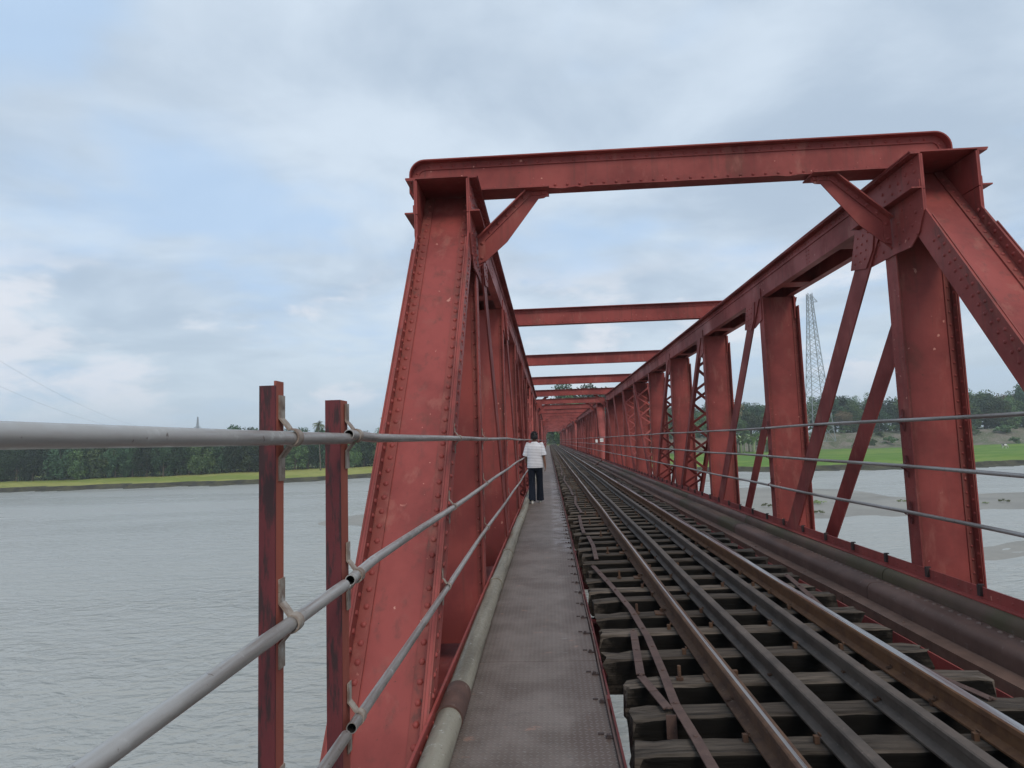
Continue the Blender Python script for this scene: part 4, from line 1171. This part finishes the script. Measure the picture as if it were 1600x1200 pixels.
# left bank: dense wall of trees from beyond the frame's edge to the bridge
LB = [(-260, 135), (-155, 174.5), (-121, 179), (-88, 188.5), (-59, 206), (-30, 222), (-6, 226)]
for row, (off, st, s0, s1, ks, nm) in enumerate(((3.5, 3.6, 0.74, 0.88, (6, 6, 7, 6), 'front left-bank row'), (9, 4.4, 0.86, 0.98, (6, 5, 1, 7), 'second left-bank row'), (16, 6.0, 0.90, 1.06, (0, 1, 3, 6), 'back left-bank row'))):
    x = -240
    while x < -7:
        yb = lerp_pts(LB, x)+off+tr.uniform(-1.5, 1.5); k = tr.choice(ks)
        tree(k, x, yb, gz(x, yb)-0.3, tr.uniform(s0, s1), '%s tree in the %s, %s' % (LOOK[k], nm, zone_l(px_of(x, yb, -2))), 'trees of the '+nm, 1.0)
        x += st*tr.uniform(0.8, 1.25)
# right bank: on and behind the levee
x = 40
while x < 235:
    for row in range(3):
        y_ = shore(x)+121+row*12+tr.uniform(-3, 3); s = tr.uniform(0.86, 1.22)+0.12*row
        if 60 < x < 150 and row == 0: s *= 0.8
        k = tr.choice([7, 2, 3, 7, 1, 5, 6] if row else [7, 7, 6, 5])
        if tr.random() < 0.05: k = 4
        xx = x+tr.uniform(-2, 2)+(y_-270)*0.1
        if row == 2: k = tr.choice([0, 1, 2, 3])
        tree(k, xx, y_, gz(xx, y_)-0.4, s, '%s tree in %s of levee belt, %s' % (LOOK[k], ('front', 'middle', 'rear')[row], zone_r(px_of(xx, y_, 3))), 'trees beyond the right levee')
    x += tr.uniform(5.2, 7.5)
tree(2, 181, 285, -0.5, 1.5, 'tallest round-topped tree just right of the nearest column, beyond the levee', None)
# trees round the far end of the bridge
far_l = ['leftmost', 'second from the left', 'tallest, in the middle', 'right-hand', 'rightmost broad']
for q, (x, y_, s, k) in enumerate([(6.8, 244, 1.72, 6), (11.5, 240, 1.82, 7), (16.5, 238, 1.92, 6), (21.5, 240, 1.85, 6), (26.5, 238, 1.78, 7)]):
    tree(k, x, y_, gz(x, y_)-0.5, s, '%s of the tall trees rising above the far portal beams' % far_l[q], 'tall trees at the far end of the bridge')
for (x, y_, s, k) in [(31, 232, 1.5, 0), (37, 228, 1.3, 3), (42, 262, 1.6, 0), (34, 262, 1.9, 2)]:
    tree(k, x, y_, gz(x, y_)-0.5, s, '%s tree masked by the far right trusses' % LOOK[k], 'trees behind the far right trusses')
for (x, y_, s, k, lab) in [(-9, 232, 1.15, 7, 'green thicket left of the end of the track'), (-15, 236, 1.1, 6, 'dark thicket farther left of the end of the track'), (-6.5, 262, 1.1, 7, 'second thicket left of the track beyond the bridge end'),
                      (-1.5, 320, 1.1, 7, 'pale hazy tree closing the view at the end of the track'), (7.5, 262, 1.5, 6, 'dark tree right of the track beyond the bridge end'), (3.5, 345, 1.3, 6, 'hazy tree right behind the vanishing point'), (-7, 350, 1.2, 7, 'hazy tree left behind the vanishing point'), (10, 300, 1.4, 6, 'tall dark tree in the right of the gap under the last portal')]:
    tree(k, x, y_, gz(min(x, 14), y_)-1.5, s, lab, None)
# bushes at the foot of the levee / shrubs
BUSH = crown_mesh('foliage', 91, 1.9, 1.5, 0.9, 12, 900, 0.20, LEAF2, -0.3)[0]
WEED = crown_mesh('foliage', 92, 0.8, 0.35, 0.15, 9, 260, 0.085, LEAFP, -0.1)[0]
for i in range(70):
    x = tr.uniform(62, 210); d = tr.choice([94, 100, 118, 116, 121, 119, 108, 113]); y_ = shore(x)+d
    ob('bush', BUSH, None, (x, y_, gz(x, y_)), (0, 0, tr.uniform(0, 6)), label='rounded green bush on the bare levee slope, '+zone_r(px_of(x, y_, -1)), cat='bush', group='bushes on the levee', scale=(tr.uniform(.7, 1.5),)*3)
for (x, y_, s, lab) in [(32.9, 81.7, 1.25, 'leafy green weed clump on the sandbar, seen between the leaning bars'), (29.2, 72.5, 0.9, 'smaller weed clump just in front of the leafy one on the sandbar'),
                        (26.1, 80.4, 1.0, 'low grey-green weeds on the sandbar left of the second column'), (52.8, 78.7, 0.9, 'green weed patch on the sandbar near the right edge'),
                        (50.0, 77.6, 0.55, 'small brownish weed tuft beside the green patch'), (42.7, 81.4, 0.8, 'dry flat weeds on the sandbar beside the nearest column')]:
    ob('weed_clump', WEED, None, (x, y_, WZ+0.15), (0, 0, tr.uniform(0, 6)), label=lab, cat='weeds', scale=(s*0.8, s*0.8, s*0.75))

# palms and banana plants
def frond(b, base, az, el, L, droop, wd, seg=7):
    pts = []; p = Vector(base); e = el
    for i in range(seg+1):
        pts.append(p.copy()); p = p+Vector((math.cos(az)*math.cos(e), math.sin(az)*math.cos(e), math.sin(e)))*L/seg; e -= droop/seg
    side = Vector((-math.sin(az), math.cos(az), 0))
    for i in range(seg):
        for s in (-1, 1):
            for q in range(3):
                f = i+q/3; a = pts[i].lerp(pts[i+1], q/3); u = f/seg; w_ = wd*math.sin(PI*min(1, u*0.9+0.12))
                d = (pts[i+1]-pts[i]).normalized(); tip = a+side*s*w_+d*w_*0.45-Vector((0, 0, w_*0.45))
                b.add([a, a+d*L/seg*0.28, tip], [(0, 1, 2)])
    return pts
def palm_meshes(seed, H, nf=16, L=2.8):
    r = random.Random(seed); b = MB()
    for k in range(nf): frond(b, (0, 0, H), 2*PI*k/nf+r.uniform(-.2, .2), r.uniform(-0.1, 1.2), L*r.uniform(.8, 1.1), r.uniform(1.2, 2.1), 0.75)
    f = b.mesh('fronds', [LEAFP]); b = MB(); b.tube([(0.6, 0, -.5), (0.35, 0, H*.4), (0.1, 0, H*.75), (0, 0, H)], .2, 8, radii=[.24, .18, .15, .14])
    return f, b.mesh('trunk', [BARK], 50)
PALM = palm_meshes(3, 13.6)
for (x, y_, lab, s) in [(-69.3, 190.5, 'coconut palm sticking out above the left tree row beside the right post', 0.99), (-52.2, 206, 'palm crown just left of the leaning end post', 1.12), (-64.0, 196, 'lower palm beside the taller one above the left tree row', 0.98), (-100.5, 196, 'palm crown hidden low in the left tree row', 0.8)]:
    t_ = thing('palm_tree', lab, 'palm tree', (x, y_, gz(x, y_)), 'palms on the left bank'); t_.scale = (s, s, s); ob('fronds', PALM[0], t_); ob('trunk', PALM[1], t_)
def banana_mesh(seed):
    r = random.Random(seed); b = MB()
    for k in range(9):
        az = 2*PI*k/9+r.uniform(-.3, .3); e = r.uniform(.7, 1.35); p = Vector((0, 0, 1.6)); L = 2.6; W2 = .32; dr = r.uniform(.8, 1.7); side = Vector((-math.sin(az), math.cos(az), 0)); prev = None
        for i in range(7):
            u = i/6; w_ = W2*math.sin(PI*min(1, u*.93+.07)); row = (p-side*w_+Vector((0, 0, .1*w_)), p+side*w_+Vector((0, 0, .1*w_)), p)
            if prev: b.add([prev[0], prev[2], row[2], row[0], prev[1], row[1]], [(0, 1, 2, 3), (1, 4, 5, 2)])
            prev = row; p = p+Vector((math.cos(az)*math.cos(e), math.sin(az)*math.cos(e), math.sin(e)))*L/6; e -= dr/6
    f = b.mesh('leaves', [LEAFP]); b = MB(); b.tube([(0, 0, -.3), (0, 0, 1.8)], .14, 8, radii=[.17, .11]); return f, b.mesh('stem', [LEAFP], 50)
BAN = [banana_mesh(1), banana_mesh(2)]
for i in range(34):
    x = tr.uniform(60, 92); y_ = tr.uniform(231, 244)
    t_ = thing('banana_plant', 'banana plant in the pale clump at the field edge behind the second column', 'banana plant', (x, y_, gz(x, y_)), 'banana plants at the field edge', (0, 0, tr.uniform(0, 6)))
    s = tr.uniform(1.2, 2.0); t_.scale = (s, s, s); k = BAN[i % 2]; ob('leaves', k[0], t_); ob('stem', k[1], t_)

# ================================================================== PYLONS, WIRES, COW
def pylon(name, label, loc, H, wb, wt, arms, group=None, t0=0.14):
    t_ = thing(name, label, 'pylon', loc, group)
    def hw(z): u = z/H; return (wb*(1-u)**1.15+wt*(1-(1-u)**1.15))/2
    for sx, sy in ((-1, -1), (1, -1), (1, 1), (-1, 1)):
        b = MB(); zs = [H*k/8 for k in range(9)]
        for a, c in zip(zs, zs[1:]): b.beam((sx*hw(a), sy*hw(a), a), (sx*hw(c), sy*hw(c), c), t0, t0)
        ob('leg', (b, PYL), t_)
    b = MB(); z = 0; k = 0
    while z < H-0.5:
        st = max(1.3, 2*hw(z)*0.62); z2 = min(H, z+st); a, c = hw(z), hw(z2)
        for (x0, y0), (x1, y1) in (((-1, -1), (1, -1)), ((1, -1), (1, 1)), ((1, 1), (-1, 1)), ((-1, 1), (-1, -1))):
            b.beam((x0*a, y0*a, z), (x1*c, y1*c, z2), t0*.5, t0*.5); b.beam((x1*a, y1*a, z), (x0*c, y0*c, z2), t0*.5, t0*.5)
            if k % 3 == 0: b.beam((x0*a, y0*a, z), (x1*a, y1*a, z), t0*.5, t0*.5)
        z = z2; k += 1
    ob('bracing', (b, PYL), t_)
    for z, L, s0 in arms:
        b = MB(); h_ = hw(z)
        for s in s0:
            for yy in (-h_, h_):
                b.beam((s*h_, yy, z), (s*L, 0, z+0.0), t0*.6, t0*.6); b.beam((s*h_, yy, z+1.6), (s*L, 0, z+0.1), t0*.6, t0*.6)
        ob('crossarm', (b, PYL), t_)
    return t_
pylon('lattice_pylon', 'tall grey lattice pylon rising behind the trees between two columns of the right truss', (83.5, 203, -1.5), 46.4, 6.6, 1.25, [(43.6, 2.3, (1,))], t0=0.17)
b_ = pylon('lattice_pylon', 'tiny pointed pylon far beyond the left bank, above the top rail', (-478, 851, -6), 55, 9, 0.8, [(40, 5, (-1, 1))], None, 0.5)
pylon('lattice_pylon', 'faint flat-topped pylon far left above the top rail', (-560, 900, -6), 44, 6, 5, [(42, 14, (-1, 1))], None, 0.45)
def cable(p0, p1, sag, r, label):
    b = MB(); P = []
    for k in range(25):
        u = k/24; q = Vector(p0).lerp(Vector(p1), u); q.z -= sag*4*u*(1-u); P.append(q)
    b.tube(P, r, 5); ob('power_line', (b, WIRE), None, label=label, cat='power line', group='power lines in the left sky')
cable((-560, 900, 35), (-330, 318, 80), 14, 0.06, 'upper faint power line sloping down the hazy sky at far left')
cable((-566, 900, 33), (-345, 318, 68), 14, 0.06, 'lower faint power line sloping down the hazy sky at far left')

def cow():
    t_ = thing('cow', 'small white and dark cow grazing in the bright rice field', 'cow', (134.1, 197.5, gz(134.1, 197.5)), None, (0, 0, rad(8)))
    W2 = m_plain('white_hide', (0.6, 0.58, 0.54), 0.8); D2 = m_plain('dark_hide', (0.06, 0.055, 0.05), 0.8)
    b = MB()
    P = [(-.85, 0, 1.05), (-.7, 0, 1.02), (-.3, 0, .98), (.15, 0, .98), (.5, 0, 1.05), (.72, 0, 1.0)]
    b.tube(P, .3, 14, radii=[.12, .27, .33, .32, .28, .18])
    b.tube([(.6, 0, 1.05), (.9, 0, .85), (1.1, 0, .55)], .15, 10, radii=[.2, .15, .11]); b.tube([(1.05, 0, .62), (1.2, 0, .42), (1.27, 0, .28)], .1, 10, radii=[.11, .1, .06])
    ob('body', (b, W2, 60), t_)
    b = MB(); b.tube([(-.75, 0, 1.05), (-.3, 0, 1.02)], .3, 12, radii=[.27, .345]); ob('dark_patch', (b, D2, 60), t_)
    for x, s in ((-.62, -1), (-.62, 1), (.45, -1), (.45, 1)):
        b = MB(); k = -.06 if x < 0 else .02
        b.tube([(x, s*.15, .9), (x-k, s*.16, .5), (x+k, s*.16, .25), (x, s*.16, 0)], .06, 8, radii=[.12, .065, .05, .055]); ob('leg', (b, W2, 60), t_)
    for s in (-1, 1):
        b = MB(); b.tube([(1.04, s*.08, .70), (1.0, s*.2, .68)], .03, 6, radii=[.04, .02]); ob('ear', (b, D2, 60), t_)
    b = MB(); b.tube([(-.86, 0, 1.1), (-.95, 0, .8), (-.93, 0, .4)], .02, 6); ob('tail', (b, D2, 60), t_)
cow()

# ================================================================== HAZE
hz_m = bpy.data.materials.new('pale_air'); hz_m.use_nodes = True
t = NT(hz_m.node_tree); t.n.clear(); pv = t.new('ShaderNodeVolumePrincipled'); pv.inputs['Color'].default_value = (0.88, 0.96, 1.0, 1); pv.inputs['Density'].default_value = 0.00042
oo = t.new('ShaderNodeOutputMaterial'); t.link(pv.outputs[0], oo.inputs['Volume'])
HAZE = True
if HAZE:
    b = MB(); b.box(-2000, 2000, -500, 2500, WZ-5, 56); h_ = ob('haze', (b, hz_m), kind='stuff')

# look-alikes that still share a label: tell them apart by their order from the left of the picture
from collections import defaultdict
same = defaultdict(list)
for o in COL.objects:
    if o.parent is None and o.get('category') in ('tree', 'bush', 'banana plant'): same[o['label']].append(o)
for lab, L in same.items():
    if len(L) < 2 or L[0]['category'] == 'banana plant': continue
    L.sort(key=lambda o: px_of(o.location.x, o.location.y, 0))
    names = ['leftmost', 'second-leftmost', 'third-leftmost', 'fourth-leftmost', 'fifth-leftmost', 'sixth-leftmost', 'seventh-leftmost', 'eighth-leftmost', 'ninth-leftmost']+[w0+'-leftmost' for w0 in ('tenth', 'eleventh', 'twelfth', 'thirteenth', 'fourteenth', 'fifteenth', 'sixteenth', 'seventeenth', 'eighteenth', 'nineteenth', 'twentieth')]
    for i, o in enumerate(L):
        w_ = {2: ['left-hand', 'right-hand'], 3: ['left-hand', 'middle', 'right-hand']}.get(len(L), names)
        o['label'] = (w_[i] if i < len(w_)-0 and not (len(L) > 3 and i == len(L)-1) else 'rightmost')+' '+lab
